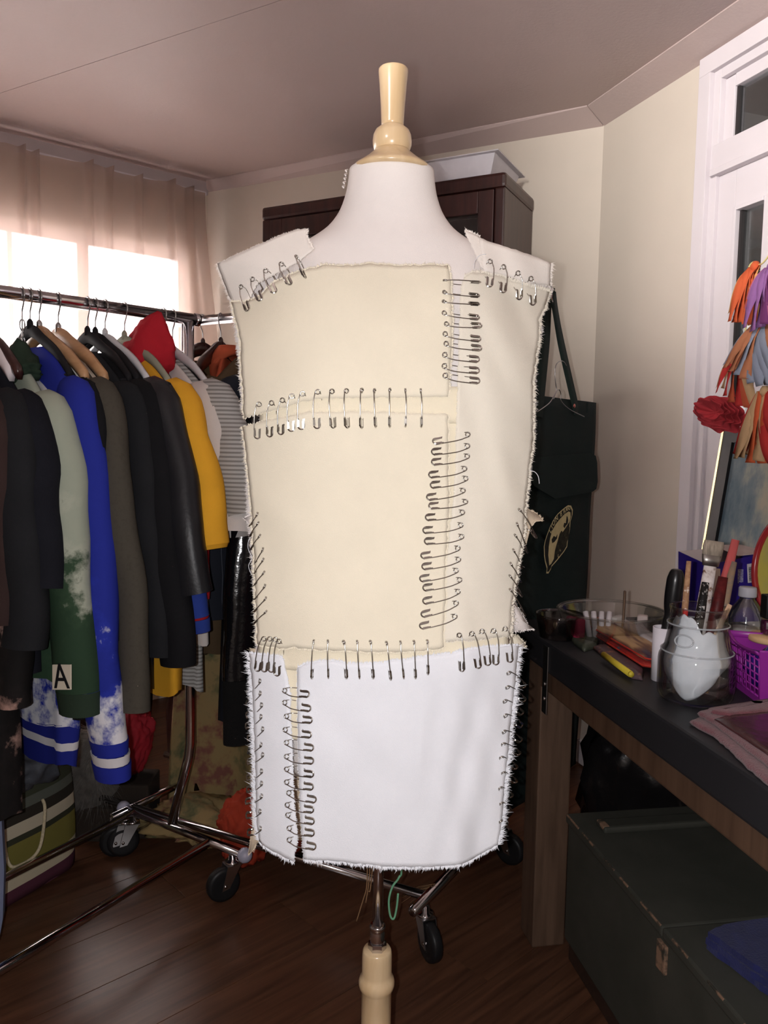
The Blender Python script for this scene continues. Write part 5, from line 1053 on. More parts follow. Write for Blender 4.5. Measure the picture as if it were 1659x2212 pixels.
# glass bowl and its contents
bc = atz(1320, 1318, 0.872); bc = Vector((bc.x, bc.y, TT)); rr = 0.123
bowl = thing('glass_bowl', 'wide clear glass bowl of chalks and scraps on the table', 'bowl', bc)
MB().lathe(shell([(0.075, 0.0), (0.082, 0.003), (0.098, 0.02), (0.112, 0.045), (rr - .004, 0.066), (rr, 0.072)], 0.0035), bc, 48, caps=False).build('bowl', GL, bowl)
MB().tube([bc + V(rr * math.cos(a), rr * math.sin(a), 0.072) for a in [i * math.pi / 24 for i in range(49)]], 0.003, 8).build('rim', GL, bowl)
CHK = mat('white_chalk', rgb(206, 202, 206), 0.9, var=0.04)
for k in range(4):
    p = bc + V(-0.052 + k * 0.013, -0.02, 0.006); tag(MB().tube([p, p + V(-0.004 + k * 0.006, 0.035, 0.058)], 0.0065, 10).build('chalk_stick', CHK), '%s white chalk stick from the left in the glass bowl' % ORD[k], 'chalk', 'chalk sticks in the glass bowl')
p = bc + V(0.018, -0.03, 0.012); fo = thing('wooden_spatula', 'brown wooden spatula leaning out of the glass bowl', 'spatula', p)
MB().tube([p, p + V(0.012, 0.03, 0.05), p + V(0.022, 0.06, 0.098)], [0.007, 0.009, 0.010], 10, flat=0.35).build('blade', wood_mat('dull_brown_wood', rgb(96, 76, 62), rgb(120, 98, 80), (12, 12, 2), rough=0.6), fo)
for k, (dx, dy, dz, s, c, nm, lb) in enumerate([(0.062, -0.02, 0.018, (0.042, 0.03, 0.026), (150, 40, 62), 'eraser', 'crimson block at the right inside the glass bowl'), (-0.085, -0.01, 0.03, (0.02, 0.05, 0.05), (150, 36, 66), 'eraser', 'tall crimson block at the left inside the glass bowl'), (0.03, 0.045, 0.026, (0.05, 0.02, 0.045), (176, 172, 168), 'eraser', 'pale grey block standing at the back of the glass bowl'), (0.085, 0.03, 0.03, (0.024, 0.024, 0.05), (190, 176, 172), 'eraser', 'pale pink stub at the right inside the glass bowl')]):
    tag(MB().box(bc + V(dx, dy, dz), s, Matrix.Rotation(0.4 * k, 3, 'Z'), bev=0.004).build(nm, mat('block_%d' % c[1] + '_%d' % c[0], rgb(*c), 0.7)), lb, 'block', 'blocks in the glass bowl')
pc = atz(1208, 1350, 0.83); pc = Vector((pc.x, pc.y, TT))
tub = thing('plastic_tub', 'smoky clear plastic tub at the far end of the table', 'tub', pc)
MB().lathe(shell([(0.042, 0.0), (0.046, 0.002), (0.055, 0.05), (0.058, 0.058)], 0.002), pc, 32, caps=False).build('tub', glass_mat('smoky_glass', (0.55, 0.52, 0.52), 0.2, 0.05), tub)
# lint roller
lc = atz(1430, 1468, TT); lr = thing('lint_roller', 'white lint roller standing on end with its black handle up', 'lint roller', lc)
MB().lathe([(0.0, 0.0), (0.0135, 0.0), (0.0215, 0.0), (0.0215, 0.105), (0.019, 0.105), (0.019, 0.095), (0.0, 0.095)], lc, 32, caps=False).build('paper_roll', mat('white_sticky_paper', rgb(226, 222, 230), 0.5, var=0.02), lr)
hp = lc + V(0.012, 0.004, 0)
MB().tube(smoothpts([hp + V(-0.006, 0, 0.085), hp + V(-0.004, 0, 0.11), hp + V(0, 0, 0.135), hp + V(0.003, 0, 0.165), hp + V(0.006, 0, 0.195), hp + V(0.008, 0, 0.214), hp + V(0.0085, 0, 0.2195)], 4), [0.0125] * 3 + [0.0115] * 3 + [0.0105, 0.011, 0.0125] + [0.014, 0.015, 0.0155, 0.016] + [0.0163] * 4 + [0.0158, 0.0145, 0.0135, 0.012, 0.0105, 0.009, 0.006, 0.002], 16).build('handle', BLACKPL, lr)
# jar of brushes
jc = atz(1500, 1512, TT); JR = 0.066
PGL = mat('pale_glass_edge', rgb(206, 212, 218), 0.12, var=0.02, alpha=0.45, spec=0.6)
jar = thing('glass_jar', 'big clear glass jar of paint brushes on the table', 'jar', jc)
jp = [(0.050, 0.0), (0.058, 0.003), (0.0645, 0.012), (JR, 0.025), (JR, 0.074), (0.0650, 0.082), (0.0605, 0.092), (0.0565, 0.100), (0.054, 0.112), (0.0505, 0.132), (0.0495, 0.137), (0.0515, 0.140), (0.0515, 0.143), (0.0488, 0.147), (0.0488, 0.163), (0.0505, 0.167), (0.0498, 0.172)]
MB().lathe(shell(jp, 0.0035), jc, 56, caps=False).build('jar', GL, jar)
for z, r in ((0.092, 0.0615), (0.141, 0.0525)): MB().tube([jc + V(r * math.cos(a), r * math.sin(a), z) for a in [i * math.pi / 24 for i in range(49)]], 0.0016, 6).build('raised_ring', PGL, jar)
vd = (Vector((0, 0, 0)) - Vector((jc.x, jc.y, 0))).normalized(); va = math.atan2(vd.y, vd.x)
def onJ(da, z, r): return jc + V(r * math.cos(va + da), r * math.sin(va + da), z)
lw = [onJ(-0.42 + 0.30 * math.cos(t) * min(1, 1.25 / max(abs(math.cos(t)), abs(math.sin(t)))), 0.117 + 0.010 * math.sin(t) * min(1, 1.25 / max(abs(math.cos(t)), abs(math.sin(t)))), 0.0555 - 0.0035 * math.sin(t)) for t in [i * math.pi / 12 for i in range(25)]]
MB().tube(lw, 0.0016, 6).build('embossed_frame', PGL, jar)
# white cloth inside, pressed against the glass
def clothJ(u, v):
    da = -1.38 + 2.76 * u; z0 = interp([(0, .034), (.18, .026), (.36, .006), (.55, .018), (.8, .046), (1, .07)], u); z1 = interp([(0, .135), (.10, .155), (.38, .160), (.50, .142), (.56, .132), (1, .134)], u) + 0.003 * math.sin(u * 31)
    z = z0 + (z1 - z0) * v; r = interp([(a, b) for b, a in jp], z) - 0.0048 - 0.0012 * (1 + math.sin(u * 9 + v * 5)) - 0.002 * (1 + noise.noise(Vector((u * 6, v * 6, 0))))
    if v < 0.22: r -= 0.012 * (0.22 - v) / 0.22
    return onJ(da, z, r)
tag(MB().grid(clothJ, 40, 24).build('white_rag', mat('white_rag_cloth', rgb(226, 228, 236), 0.8, var=0.05, bump=0.2, bscale=80), solid=0.002), 'white crumpled rag pressed inside the glass jar', 'cloth')
FERR = mat('tarnished_ferrule', (0.4, 0.38, 0.36), 0.4, 1.0)
def brush(label, a, b, r, m, head=None, flat=1.0, rf=None, grp='brushes in the glass jar'):
    a = jc + V(*a); o = thing('paint_brush', label, 'brush', a, group=grp); d = (b - a).normalized(); L = (b - a).length
    MB().tube([a, a.lerp(b, .35), a.lerp(b, .7), b], [r * 1.0, r * 1.2, r * 1.3, r * .95 if not head else r * 1.15], 10, flat=flat).build('handle', m, o)
    if head:
        hm, hl, hw = head
        MB().tube([b - d * 0.004, b + d * 0.016], [hw * .8, hw], 12, flat=0.4).build('ferrule', FERR, o)
        MB().tube([b + d * 0.014, b + d * (0.016 + hl * .6), b + d * (0.016 + hl)], [hw * .98, hw * 1.05, hw * .95], 12, flat=0.35).build('bristles', hm, o)
    return o
PW_ = mix_mat('paint_crusted_wood', [rgb(224, 218, 216), rgb(200, 190, 186), rgb(120, 84, 62), rgb(60, 40, 34)], 70, 4, (0.35, 0.56), rough=0.6); PBK = mix_mat('speckled_black_paint', [rgb(24, 22, 22), rgb(30, 28, 28), rgb(210, 206, 204)], 120, 3, (0.4, 0.60), rough=0.5)
PRD = mix_mat('wine_red_paint', [rgb(70, 18, 20), rgb(96, 26, 26), rgb(150, 110, 90)], 60, 3, (0.4, 0.66), rough=0.5); PGY = mix_mat('grey_brown_paint', [rgb(124, 112, 102), rgb(146, 120, 96), rgb(196, 110, 70)], 50, 4, (0.4, 0.62), rough=0.6); PRW = mix_mat('tan_paint_wood', [rgb(186, 150, 116), rgb(150, 112, 84), rgb(220, 204, 190)], 60, 4, (0.35, 0.6), rough=0.6)
jy = jc.y
b1 = brush('slim tan paint-stained brush at the left of the jar', (-0.030, 0.0, 0.02), aty(1488, 1212, jy + .012), 0.0045, PRW)
MB().tube([jc + V(-0.0265, 0.0, 0.135), jc + V(-0.024, 0.0, 0.165)], 0.0049, 10).build('red_band', mat('red_paint', rgb(206, 44, 44), 0.5), b1)
brush('wide brush crusted with white paint, bristles up', (-0.005, 0.008, 0.02), aty(1535, 1218, jy + .02), 0.010, PW_, (mat('grey_tan_bristles', rgb(150, 138, 124), 0.9, var=0.3, vscale=60, stretch=(8, 8, 1)), 0.026, 0.0185), flat=0.5)
brush('black handle speckled with white paint in the jar', (-0.018, -0.012, 0.02), aty(1524, 1258, jy - .01), 0.0065, PBK)
brush('translucent red handle rising at the right of the jar', (0.012, 0.016, 0.02), aty(1589, 1166, jy + .035), 0.0078, mat('translucent_red_plastic', rgb(206, 96, 96), 0.25, var=0.1, trans=0.3), flat=0.6)
brush('wine red brush in the middle of the jar', (0.008, -0.006, 0.02), aty(1562, 1246, jy + .01), 0.0088, PRD)
brush('grey brown brush slanting to the right in the jar', (0.010, -0.020, 0.02), aty(1585, 1214, jy + .03), 0.0062, PGY)
p0, p1 = jc + V(0.018, -0.020, 0.11), aty(1577, 1306, jy - .012)
tag(MB().tube([p0, p0.lerp(p1, .5), p1], [0.0045, 0.0048, 0.0045], 12, flat=0.35).build('wooden_stick', wood_mat('pale_stick_wood', rgb(206, 170, 138), rgb(220, 186, 154), (12, 12, 2), rough=0.7)), 'pale flat wooden stick in the jar', 'stick')
# packets of pencils and papers
def packet(name, label, pts, z, th, m, cat='packet', edge=None):
    c = [atz(x, y, z) for x, y in pts]; o = thing(name, label, cat, c[0]); ce = sum(c, V(0, 0, 0)) / len(c); n = len(c)
    dn = []
    for i in range(n):
        for j in range(4): dn.append(c[i].lerp(c[(i + 1) % n], j / 4))
    N_ = len(dn); mb = MB(); mb.add(dn + [p + (ce - p) * .10 + V(0, 0, th * .8) for p in dn] + [p + (ce - p) * .35 + V(0, 0, th * (1 + .25 * noise.noise(p * 40))) for p in dn] + [ce + V(0, 0, th)],
        [(i, (i + 1) % N_, N_ + (i + 1) % N_, N_ + i) for i in range(N_)] + [(N_ + i, N_ + (i + 1) % N_, 2 * N_ + (i + 1) % N_, 2 * N_ + i) for i in range(N_)] + [(2 * N_ + i, 2 * N_ + (i + 1) % N_, 3 * N_) for i in range(N_)] + [tuple(reversed(range(N_)))])
    mb.build('pouch', m, o)
    if edge: MB().tube([p + V(0, 0, th * .3) for p in dn] + [dn[0] + V(0, 0, th * .3)], 0.0018, 6).build('border', edge, o)
    return o
DKPL = mat('dusky_plastic', rgb(76, 62, 66), 0.3, var=0.3, vscale=60, bump=0.4, bscale=60, spec=0.5); REDB = mat('red_card', rgb(186, 52, 40), 0.5, var=0.15, vscale=60)
packet('pencil_packet', 'dusky plastic packet of pastels in front of the red packets', [(1278, 1400), (1300, 1392), (1392, 1452), (1388, 1470), (1365, 1466)], TT + 0.001, 0.010, mix_mat('pastels_in_plastic', [rgb(84, 66, 74), rgb(92, 74, 76), rgb(160, 104, 82)], 40, 3, (0.4, 0.6), rough=0.35))
packet('plastic_packet', 'greenish clear plastic packet at the left of the table', [(1215, 1362), (1300, 1372), (1290, 1400), (1262, 1408), (1240, 1392)], TT + 0.001, 0.012, mix_mat('green_plastic', [rgb(62, 66, 56), rgb(74, 76, 64), rgb(120, 126, 60)], 50, 3, (0.4, 0.66), rough=0.3))
packet('pencil_packet', 'lower red-edged packet of pencils beside the lint roller', [(1270, 1365), (1300, 1358), (1418, 1424), (1416, 1444), (1388, 1440)], TT + 0.012, 0.010, mix_mat('red_pack', [rgb(160, 46, 40), rgb(120, 42, 44), rgb(40, 92, 110)], 22, 3, (0.4, 0.64), rough=0.35), edge=REDB)
packet('pencil_packet', 'upper red-edged packet of tan pencils beside the lint roller', [(1254, 1344), (1292, 1337), (1418, 1398), (1417, 1430), (1394, 1426)], TT + 0.024, 0.012, mix_mat('pencils_in_plastic', [rgb(62, 44, 62), rgb(120, 84, 70), rgb(186, 152, 112)], 30, 2, (0.40, 0.52), rough=0.35, stretch=(1, 0.2, 1)), edge=REDB)
packet('paper_packet', 'pale printed paper packet behind the red packets', [(1322, 1346), (1345, 1338), (1416, 1374), (1416, 1392)], TT + 0.034, 0.006, mat('pale_paper', rgb(176, 168, 168), 0.8, var=0.12, vscale=60))
ya, yb = atz(1304, 1414, TT + 0.014), atz(1362, 1456, TT + 0.012)
ym = thing('marker_pen', 'yellow marker pen lying in front of the red packets', 'pen', ya)
MB().tube([ya, yb], 0.0065, 14).build('barrel', mat('yellow_plastic', rgb(206, 186, 60), 0.4), ym); MB().tube([yb, yb + (yb - ya).normalized() * 0.005], 0.0055, 14).build('cap', mat('yellow_plastic', rgb(206, 186, 60), 0.4), ym)
ka, kb = atz(1214, 1356, TT + .018), atz(1246, 1366, TT + .018)
km = thing('marker_pen', 'thick black marker lying at the left of the table', 'pen', ka); MB().tube([ka, kb], 0.0115, 16).build('barrel', BLACKPL, km); MB().tube([kb, kb + (kb - ka).normalized() * .006], .0095, 14).build('cap', BLACKPL, km)
# purple carton
x0 = atz(1518, 1345, TT); xd = Vector((0.98, 0.17, 0)).normalized(); xn = Vector((-xd.y, xd.x, 0)); xu = V(-0.045, 0.0, 1).normalized()
cart = thing('purple_carton', 'open blue-purple carton with a barcode standing at the back of the table', 'box', x0)
PUR = mat('blue_purple_card', rgb(50, 34, 140), 0.5, var=0.06); PALE = mat('pale_card', rgb(206, 190, 186), 0.8, var=0.04)
CWd, CHt, CDp = 0.190, 0.172, 0.12
cx_ = lambda a, b, h: x0 + xd * a + xn * b + xu * h
MB().prism([cx_(0, 0, 0), cx_(CWd, 0, 0), cx_(CWd, 0, CHt + .012), cx_(0.02, 0, CHt - .018), cx_(0, 0, CHt - .014)], xn * .002).build('front', PUR, cart, smooth=False)
MB().prism([cx_(0, CDp, 0), cx_(CWd, CDp, 0), cx_(CWd, CDp, CHt + .014), cx_(0, CDp, CHt)], xn * .002).build('back', PALE, cart, smooth=False)
MB().prism([cx_(0, .002, 0), cx_(0, CDp, 0), cx_(0, CDp, CHt), cx_(0, .002, CHt - .014)], xd * .002).build('side', PUR, cart, smooth=False)
MB().prism([cx_(CWd, .0, 0), cx_(CWd, CDp, 0), cx_(CWd, CDp, CHt + .014), cx_(CWd, .0, CHt + .012)], xd * -.002).build('side', PUR, cart, smooth=False)
MB().prism([cx_(.10, 0.0, CHt + .003), cx_(CWd, 0.0, CHt + .012), cx_(CWd, CDp, CHt + .016), cx_(.10, CDp, CHt + .016)], xu * .0015).build('top_flap', PALE, cart, smooth=False)
MB().prism([cx_(.012, -.001, CHt - .024), cx_(.048, -.001, CHt - .030), cx_(.048, -.001, .06), cx_(.020, -.001, .07)], xn * -.0012).build('white_panel', PALE, cart, smooth=False)
lbp = lambda a, h: cx_(a, -.0012, h)
lab = MB().prism([lbp(.128, .104), lbp(.160, .107), lbp(.157, .158), lbp(.125, .154)], xn * -.0008).build('barcode_label', mat('white_label', rgb(226, 222, 222), 0.7, var=0.01), cart, smooth=False)
bars = MB(); BI = mat('black_ink', rgb(30, 28, 36), 0.8, var=0); random.seed(3); h = .108
while h < .146:
    t = random.choice([.0008, .0013, .002]); f = (h - .1) * -.06; bars.prism([cx_(.132 + f, -.0021, h), cx_(.154 + f, -.0021, h + .0026), cx_(.154 + f, -.0021, h + .0026 + t), cx_(.132 + f, -.0021, h + t)], xn * -.0003); h += t + random.choice([.0009, .0014])
o = bars.build('bars', BI, lab, smooth=False); o['kind'] = 'stuff'
WI = mat('white_ink', rgb(196, 194, 214), 0.8, var=0)
text_mb('LOUSTRA', .0095, frame4(cx_(.169, -.0008, .135), -xu, xd), 0.0003).build('print', WI, cart, smooth=False)
def illegible(a, h0, h1, wd, cols=1):
    """rows of tiny print too small to read: broken strokes"""
    mb = MB()
    for c in range(cols):
        h = h1
        while h > h0:
            l = random.uniform(.0015, .004); aa = a - c * wd * 1.5; mb.prism([cx_(aa, -.0006, h - l), cx_(aa + wd, -.0006, h - l), cx_(aa + wd, -.0006, h), cx_(aa, -.0006, h)], xn * -.0004); h -= l + random.uniform(.0006, .0016)
    o = mb.build('small_print', WI, cart, smooth=False); o['kind'] = 'stuff'
illegible(.176, .052, .072, .004); illegible(.005, .05, .145, .003); illegible(.112, .105, .140, .0028, 4)
cb0 = atz(1478, 1335, TT); tag(MB().box(cb0 + V(0.02, 0.10, 0.05), (0.06, 0.004, 0.10), Matrix.Rotation(0.5, 3, 'Z') @ Matrix.Rotation(0.1, 3, 'X'), bev=.001).build('cardboard_piece', mat('brown_cardboard', rgb(112, 92, 76), 0.9, var=0.1)), 'brown cardboard piece standing between lint roller and purple carton', 'card')
# plastic bottle
oc3 = atz(1608, 1400, TT); bot = thing('plastic_bottle', 'clear plastic bottle with a white cap behind the basket', 'bottle', oc3)
MB().lathe(shell([(0.040, 0), (0.044, 0.004), (0.044, 0.062), (0.043, 0.070), (0.034, 0.090), (0.021, 0.108), (0.0165, 0.114), (0.0165, 0.122)], 0.001), oc3, 36, caps=False).build('bottle', GL, bot)
MB().lathe([(0.0, 0.120), (0.0192, 0.120), (0.0195, 0.122), (0.0190, 0.139), (0.0178, 0.1415), (0, 0.1415)], oc3, 30, caps=False).build('cap', mat('white_cap', rgb(186, 186, 196), 0.45, var=0.02), bot)
MB().lathe([(0.0, 0.003), (0.041, 0.004), (0.0425, 0.045), (0, 0.045)], oc3, 30, caps=False).build('contents', mat('whitish_liquid', rgb(206, 204, 206), 0.3, var=0.03), bot)
# purple basket
k0, k1 = atz(1581, 1478, TT), atz(1640, 1522, TT); kd = (k1 - k0); kl = kd.length; kd = kd.normalized(); kn = Vector((-kd.y, kd.x, 0))
if kn.x < 0: kn = -kn
bas = thing('purple_basket', 'purple plastic lattice basket on the table', 'basket', k0)
PPL = mat('purple_plastic', rgb(148, 44, 150), 0.35, var=0.05, spec=0.45); BHT = 0.098
bk = lambda a, b, h: k0 + kd * (a - 0.10 * h * (1 - 2 * a / kl)) + kn * (b - 0.10 * h) + V(0, 0, h)
def bar(p, q, r=0.0016): return MB().tube([p, q], r, 6)
for k in range(8):
    a = kl * (0.0 + k / 7); bar(bk(a, 0, .012), bk(a, 0, BHT - .012)).build('lattice_bar', PPL, bas)
for k in range(6): h = .014 + (BHT - .03) * k / 5; bar(bk(0, 0, h), bk(kl, 0, h)).build('lattice_bar', PPL, bas)
MB().prism([bk(0, 0, 0), bk(kl, 0, 0), bk(kl, 0, .016), bk(0, 0, .016)], kn * .002).build('bottom_band', PPL, bas, smooth=False)
rim = [bk(0, 0, BHT), bk(0, 0, BHT + .008), bk(kl * .25, 0, BHT - .008), bk(kl * .6, 0, BHT - .010), bk(kl, 0, BHT - .004)]
MB().tube(smoothpts(rim, 5), 0.0075, 8, flat=0.35).build('rim', PPL, bas)
MB().prism([bk(kl, 0, 0), bk(kl, 0.05, 0), bk(kl, 0.05, BHT), bk(kl, 0, BHT)], kd * .003).build('corner_band', PPL, bas, smooth=False)
MB().prism([bk(kl, .05, 0), bk(kl, .20, 0), bk(kl, .20, .03), bk(kl, .05, .03)], kd * .003).build('bottom_band', PPL, bas, smooth=False)
MB().tube(smoothpts([bk(kl, 0, BHT - .004), bk(kl + .002, .10, BHT - .01), bk(kl, .20, BHT - .004)], 5), .0075, 8, flat=.35).build('rim', PPL, bas)
for k in range(5): bar(bk(kl, .06 + .03 * k, .03), bk(kl, .06 + .03 * k, BHT - .012)).build('lattice_bar', PPL, bas)
MB().prism([bk(0, 0, .001), bk(kl, 0, .001), bk(kl, .20, .001), bk(0, .20, .001)], (0, 0, .003)).build('bottom', PPL, bas, smooth=False)
MB().prism([bk(0, 0, 0.0), bk(0, .2, 0.0), bk(0, .2, BHT), bk(0, 0, BHT)], kd * -.002).build('end', PPL, bas, smooth=False)
MB().prism([bk(0, .20, 0), bk(kl, .20, 0), bk(kl, .20, .016), bk(0, .20, .016)], kn * .002).build('bottom_band', PPL, bas, smooth=False)
MB().tube([bk(0, .20, BHT - .002), bk(kl * .5, .20, BHT - .01), bk(kl, .20, BHT - .004)], .0065, 8, flat=.4).build('rim', PPL, bas); MB().tube([bk(0, 0, BHT), bk(0, .1, BHT - .006), bk(0, .20, BHT)], .0065, 8, flat=.4).build('rim', PPL, bas)
for k in range(8): bar(bk(kl * k / 7, .20, .012), bk(kl * k / 7, .20, BHT - .008)).build('lattice_bar', PPL, bas)
for k in range(6):
    h = .014 + (BHT - .03) * k / 5; bar(bk(0, .20, h), bk(kl, .20, h)).build('lattice_bar', PPL, bas); bar(bk(kl, .05, h), bk(kl, .20, h)).build('lattice_bar', PPL, bas)
tag(MB().blob(bk(kl * .45, .055, .045), (0.045, 0.040, 0.040), 21, .2, 2.4, 3, crease=.3).build('foil_bag', mat('dark_blue_foil', rgb(40, 26, 110), 0.2, var=.3, vscale=60, spec=.7, bump=.6, bscale=50)), 'dark blue shiny foil bag inside the purple basket', 'bag')
tag(MB().blob(bk(kl * .75, .13, .045), (0.045, 0.045, 0.042), 22, .2, 2.4, 3, crease=.3).build('foil_bag', mat('wine_foil', rgb(96, 22, 70), 0.25, var=.3, vscale=60, spec=.6)), 'wine red shiny bag inside the purple basket', 'bag')
wd = aty(1668, 1385, jy + .10); tag(MB().lathe([(0, 0), (0.042, 0), (0.044, 0.003), (0.044, 0.010), (0.042, 0.012), (0, 0.012)], wd, 36, caps=False).build('wooden_disc', wood_mat('pale_disc_wood', rgb(206, 168, 120), rgb(222, 186, 140), (12, 2, 12), rough=.5)), 'pale wooden disc lying on the things in the purple basket', 'disc')
npo = wd + V(-0.003, 0, 0.0125); npb = thing('nail_polish', 'small bottle of dark varnish with a black cap at the right edge', 'bottle', npo)
MB().box(npo + V(0, 0, .015), (.034, .022, .028), bev=.004).build('bottle', mat('wine_varnish', rgb(70, 22, 52), .12, var=.05, spec=.7), npb); MB().box(npo + V(0, 0, .055), (.036, .026, .046), bev=.003).build('cap', mat('matt_black', rgb(16, 16, 17), .55, var=.05), npb)
MB().box(npo + V(0, -.0112, .019), (.031, .0006, .012), bev=0).build('paper_label', mat('grey_label', rgb(120, 110, 116), .7, var=.4, vscale=150), npb)
# maroon cloth pouch
MAR = mat('maroon_terry', rgb(108, 62, 69), 0.95, var=0.15, vscale=120, bump=0.8, bscale=500, sheen=0.3); MARD = mat('maroon_film', rgb(70, 42, 44), 0.2, var=0.25, vscale=30, bump=0.6, bscale=40, spec=.5)
mp_ = thing('maroon_pouch', 'maroon terry pouch with a glossy clear front on the table edge', 'pouch', atz(1495, 1565, TT))
def slab(pts, z, th, name, m, jitter=0.0015, dens=6):
    c = [atz(q[0], q[1], z) if len(q) == 2 else V(q[0], q[1], z) for q in pts]; n = len(c); dn = []
    for i in range(n):
        for j in range(dens): dn.append(c[i].lerp(c[(i + 1) % n], j / dens) + V(random.uniform(-jitter, jitter), random.uniform(-jitter, jitter), 0))
    ce = sum(dn, V(0, 0, 0)) / len(dn); N_ = len(dn); ins = lambda k, h: [p + (ce - p).normalized() * k + V(0, 0, h) for p in dn]
    mb = MB(); mb.add(dn + ins(-.0015, th * .5) + ins(.002, th) + ins(.02, th * 1.03), [tuple(reversed(range(N_)))] + [(r * N_ + i, r * N_ + (i + 1) % N_, (r + 1) * N_ + (i + 1) % N_, (r + 1) * N_ + i) for r in range(3) for i in range(N_)] + [tuple(range(3 * N_, 4 * N_))])
    return mb.build(name, m, mp_)
pA = atz(1495, 1560, TT); pB_ = (atz(1659, 1524, TT) - pA).normalized(); pD_ = (atz(1659, 1698, TT) - pA).normalized(); pq = lambda a, b: tuple(pA + pB_ * a + pD_ * b)
slab([(1493, 1566), (1515, 1556), (1655, 1530), pq(.27, 0), pq(.27, .29), pq(0.005, .30), (1659, 1698), (1608, 1655), (1575, 1620), (1540, 1592)], TT + .001, .008, 'lower_layer', MAR)
slab([(1508, 1546), (1540, 1536), (1655, 1518), pq(.27, .01), pq(.27, .27), pq(.03, .28), (1659, 1660), (1590, 1605), (1550, 1572)], TT + .010, .008, 'upper_layer', MAR)
slab([(1545, 1556), (1570, 1548), (1655, 1540), pq(.25, .04), pq(.25, .23), pq(.06, .24), (1659, 1632), (1600, 1592)], TT + .0185, .003, 'clear_front', MARD, .0003)
slab([(1535, 1542), (1600, 1532), (1655, 1526), pq(.262, .01), pq(.26, .03), (1655, 1540), (1575, 1549)], TT + .0185, .006, 'top_hem', MAR)
# framed painting leaning on the door
def rayW(px, py, off):
    d = ray(px, py); n = nW; t = ((A2 + nW * off) - CAM).dot(n) / Vector((d.x, d.y, 0)).dot(n) if False else ((A2 + nW * off - Vector((0, 0, 0))).dot(n)) / Vector((d.x, d.y, 0)).dot(n); return CAM + d * t
ft0 = rayW(1573, 925, 0.03); fb0 = min((rayW(1533, 1160, .04 + .004 * k) for k in range(60)), key=lambda p: abs((ft0 - p).dot(dW))); fu = (ft0 - fb0); kz = (TT - fb0.z) / fu.z; fbl = fb0 + fu * kz; fh = (ft0 - fbl).length; fu = fu.normalized()
fr_ = (dW - fu * dW.dot(fu)).normalized(); fnn = fr_.cross(fu); fnn = fnn if fnn.dot(nW) > 0 else -fnn
pic = thing('framed_painting', 'blue grey abstract painting in a black frame leaning on the door', 'painting', fbl)
FW, FT = 0.46, 0.045
def fbox(name, a0, a1, h0, h1, d0, d1, m): return MB().prism([fbl + fr_ * a0 + fu * h0 + fnn * d0, fbl + fr_ * a1 + fu * h0 + fnn * d0, fbl + fr_ * a1 + fu * h1 + fnn * d0, fbl + fr_ * a0 + fu * h1 + fnn * d0], fnn * (d1 - d0)).build(name, m, pic, smooth=False)
BF = mat('black_frame_lacquer', rgb(30, 29, 30), .35, var=.05); GOLD = mat('brass_edge', rgb(220, 200, 150), .25, 1.0, var=.05)
fbox('frame_stile', .008, FT, 0, fh, 0, .02, BF); fbox('frame_stile', FW - FT, FW, 0, fh, 0, .02, BF); fbox('frame_rail', FT, FW - FT, fh - FT, fh, 0, .02, BF); fbox('frame_rail', FT, FW - FT, 0, FT, 0, .02, BF); fbox('brass_edging', 0, .008, 0, fh, .0, .022, GOLD)
fbox('canvas', FT, FW - FT, FT, fh - FT, .004, .009, mix_mat('abstract_painting', [rgb(96, 116, 128), rgb(128, 142, 148), rgb(160, 164, 156), rgb(182, 176, 158)], 8, 7, (.38, .56), rough=.6, stretch=(1.6, 1.6, .7), axis=1, axis_k=-1.5, axis_c=-0.10))
# red rimmed yellow tray at the right edge
tc_ = rayW(1752, 1128, .17); tc_.z = TT + .166; tray = thing('round_tray', 'round yellow tray with a red rim at the right edge', 'tray', tc_)
TMx = Matrix((fr_, fu, fnn)).transposed()
MB().lathe([(0, .004), (.150, .004), (.154, .006), (.154, .0), (0, 0)], tc_, 40, TMx, caps=False).build('dish', mix_mat('yellow_painted_tray', [rgb(206, 196, 96), rgb(190, 184, 110), rgb(176, 176, 150)], 12, 4, (.4, .6), rough=.4), tray)
MB().tube([tc_ + TMx @ V(.157 * math.cos(a), .157 * math.sin(a), .008) for a in [i * math.pi / 24 for i in range(49)]], .0085, 10).build('rim', mat('red_rim', rgb(170, 46, 52), .25, var=.05, spec=.6), tray)
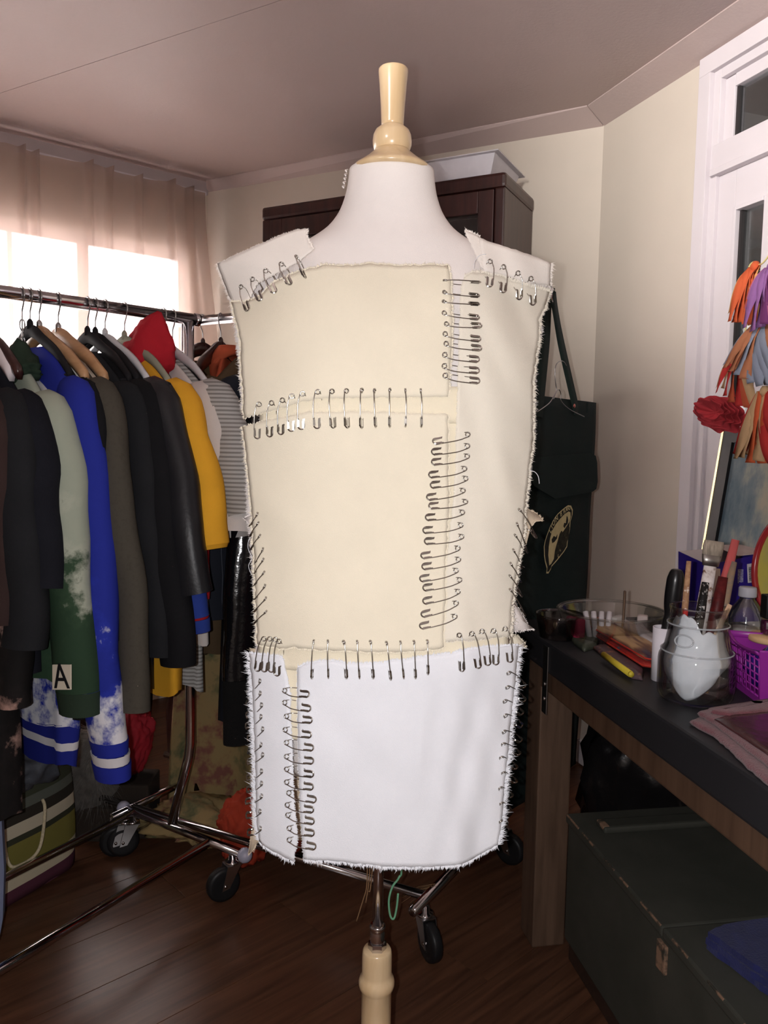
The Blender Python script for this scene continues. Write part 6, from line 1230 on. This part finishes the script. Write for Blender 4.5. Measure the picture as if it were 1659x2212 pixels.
# ================================================================== PAPER TASSELS by the door
PAP = {'o': (206, 98, 62), 'y': (222, 168, 108), 'r': (184, 56, 54), 'p': (150, 104, 160), 'k': (188, 112, 152), 'v': (118, 62, 112), 'b': (144, 152, 170), 't': (182, 120, 88), 'c': (192, 158, 120), 'a': (176, 84, 58)}
PAPM = {k: mat('tissue_paper_' + k, rgb(*v), 0.9, var=0.06, vscale=12, bump=0.3, bscale=120, spec=0.1) for k, v in PAP.items()}
OFFT = 0.26
def tassel(label, knot, bots, cols, wid, off=OFFT, lift=0.25):
    kp = rayW(knot[0], knot[1], off); t = thing('paper_tassel', label, 'tassel', kp, group='tissue paper tassels by the door')
    MB().blob(kp, (.012, .012, .014), 3, .1, 2, 2).build('knot', PAPM[cols[0]], t)
    n = len(bots)
    for i, (bx_, by_) in enumerate(bots):
        for lay in range(2):
            q = rayW(bx_ + random.uniform(-4, 4), by_ + random.uniform(-6, 6) - lay * 14, off + (.02 if lay == 0 else -.015) + random.uniform(-.008, .008)); m = PAPM[cols[(i * 2 + lay + (i // 3)) % len(cols)]]
            mid = kp.lerp(q, .35); mid.z = kp.z + (q.z - kp.z) * lift; mid2 = kp.lerp(q, .75); mid2.z = kp.z + (q.z - kp.z) * (lift + .42)
            kp2 = kp + dW * (.016 * (i / (n - 1) - .5) * 2); pts = smoothpts([kp2, mid + nW * .012, mid2 + nW * .006, q], 4); sd_ = (dW + V(0, 0, random.uniform(-.2, .2))).normalized(); vs = []
            for j, p in enumerate(pts):
                f = j / (len(pts) - 1); w_ = wid * (.62 + .38 * sm(f * 1.6)) * random.uniform(.97, 1.03); tw = nW * (.006 * math.sin(f * 5 + i)); vs += [p - sd_ * w_ / 2 + tw, p + sd_ * w_ / 2 - tw]
            mb = MB(); mb.add(vs, [(2 * j, 2 * j + 1, 2 * j + 3, 2 * j + 2) for j in range(len(pts) - 1)]); mb.build('paper_strip', m, t, solid=.0004)
    return t
lin_ = lambda a, b, n: [(a[0] + (b[0] - a[0]) * i / (n - 1), a[1] + (b[1] - a[1]) * i / (n - 1)) for i in range(n)]
tassel('orange and yellow tissue paper tassel, topmost at the door', (1632, 575), lin_((1576, 690), (1640, 700), 6), ['o', 'y', 'o', 'a', 'o'], .024)
tassel('purple and pink tissue paper tassel at the right edge', (1668, 575), lin_((1608, 712), (1690, 700), 6), ['p', 'k', 'p', 'v'], .024, OFFT + .03)
tassel('orange and pale blue tissue paper tassel below the purple one', (1652, 690), lin_((1562, 795), (1690, 850), 9), ['t', 'b', 't', 't', 'b'], .027, OFFT + .02, .32)
tassel('red and cream tissue paper tassel above the red paper flower', (1605, 760), lin_((1548, 850), (1630, 890), 6), ['r', 'c', 'r', 'c', 'a'], .019, OFFT - .02)
tassel('red, cream and orange tissue paper tassel, lowest at the door', (1652, 845), lin_((1588, 990), (1700, 1010), 8), ['c', 'r', 'c', 'r', 'o'], .026, OFFT + .03, .4)
# red paper flower
fc_ = rayW(1560, 898, OFFT - .03); flw = thing('paper_flower', 'round crimson tissue paper flower left of the tassels', 'paper flower', fc_)
REDP = mat('crimson_tissue', rgb(186, 58, 66), .92, var=.12, vscale=14, bump=.4, bscale=80)
fx, fy = dW, (V(0, 0, 1) + nW * .55).normalized()
for lay in range(5):
    def pet(u, v, lay=lay):
        a = 2 * math.pi * u; r = v * (.088 - .010 * lay) * (1 + .06 * math.sin(a * 9 + lay)); return fc_ + fx * (r * math.cos(a)) + fy * (r * math.sin(a) * .62) + (nW * .8 + V(0, 0, .3)) * (.012 * lay + .03 * v * v + .006 * math.sin(a * 7 + lay * 2) * v - .02)
    MB().grid(pet, 60, 6).build('petal_layer', REDP, flw, solid=.0004)
st_ = tag(MB().tube(smoothpts([rayW(x, y, OFFT) for x, y in [(1680, 520), (1655, 560), (1640, 572), (1628, 566), (1618, 578), (1622, 600), (1618, 640), (1612, 700), (1606, 758)]], 5), .0022, 6).build('string', mat('pale_yellow_string', rgb(220, 206, 140), .8)), 'pale yellow string carrying the paper tassels', 'string')
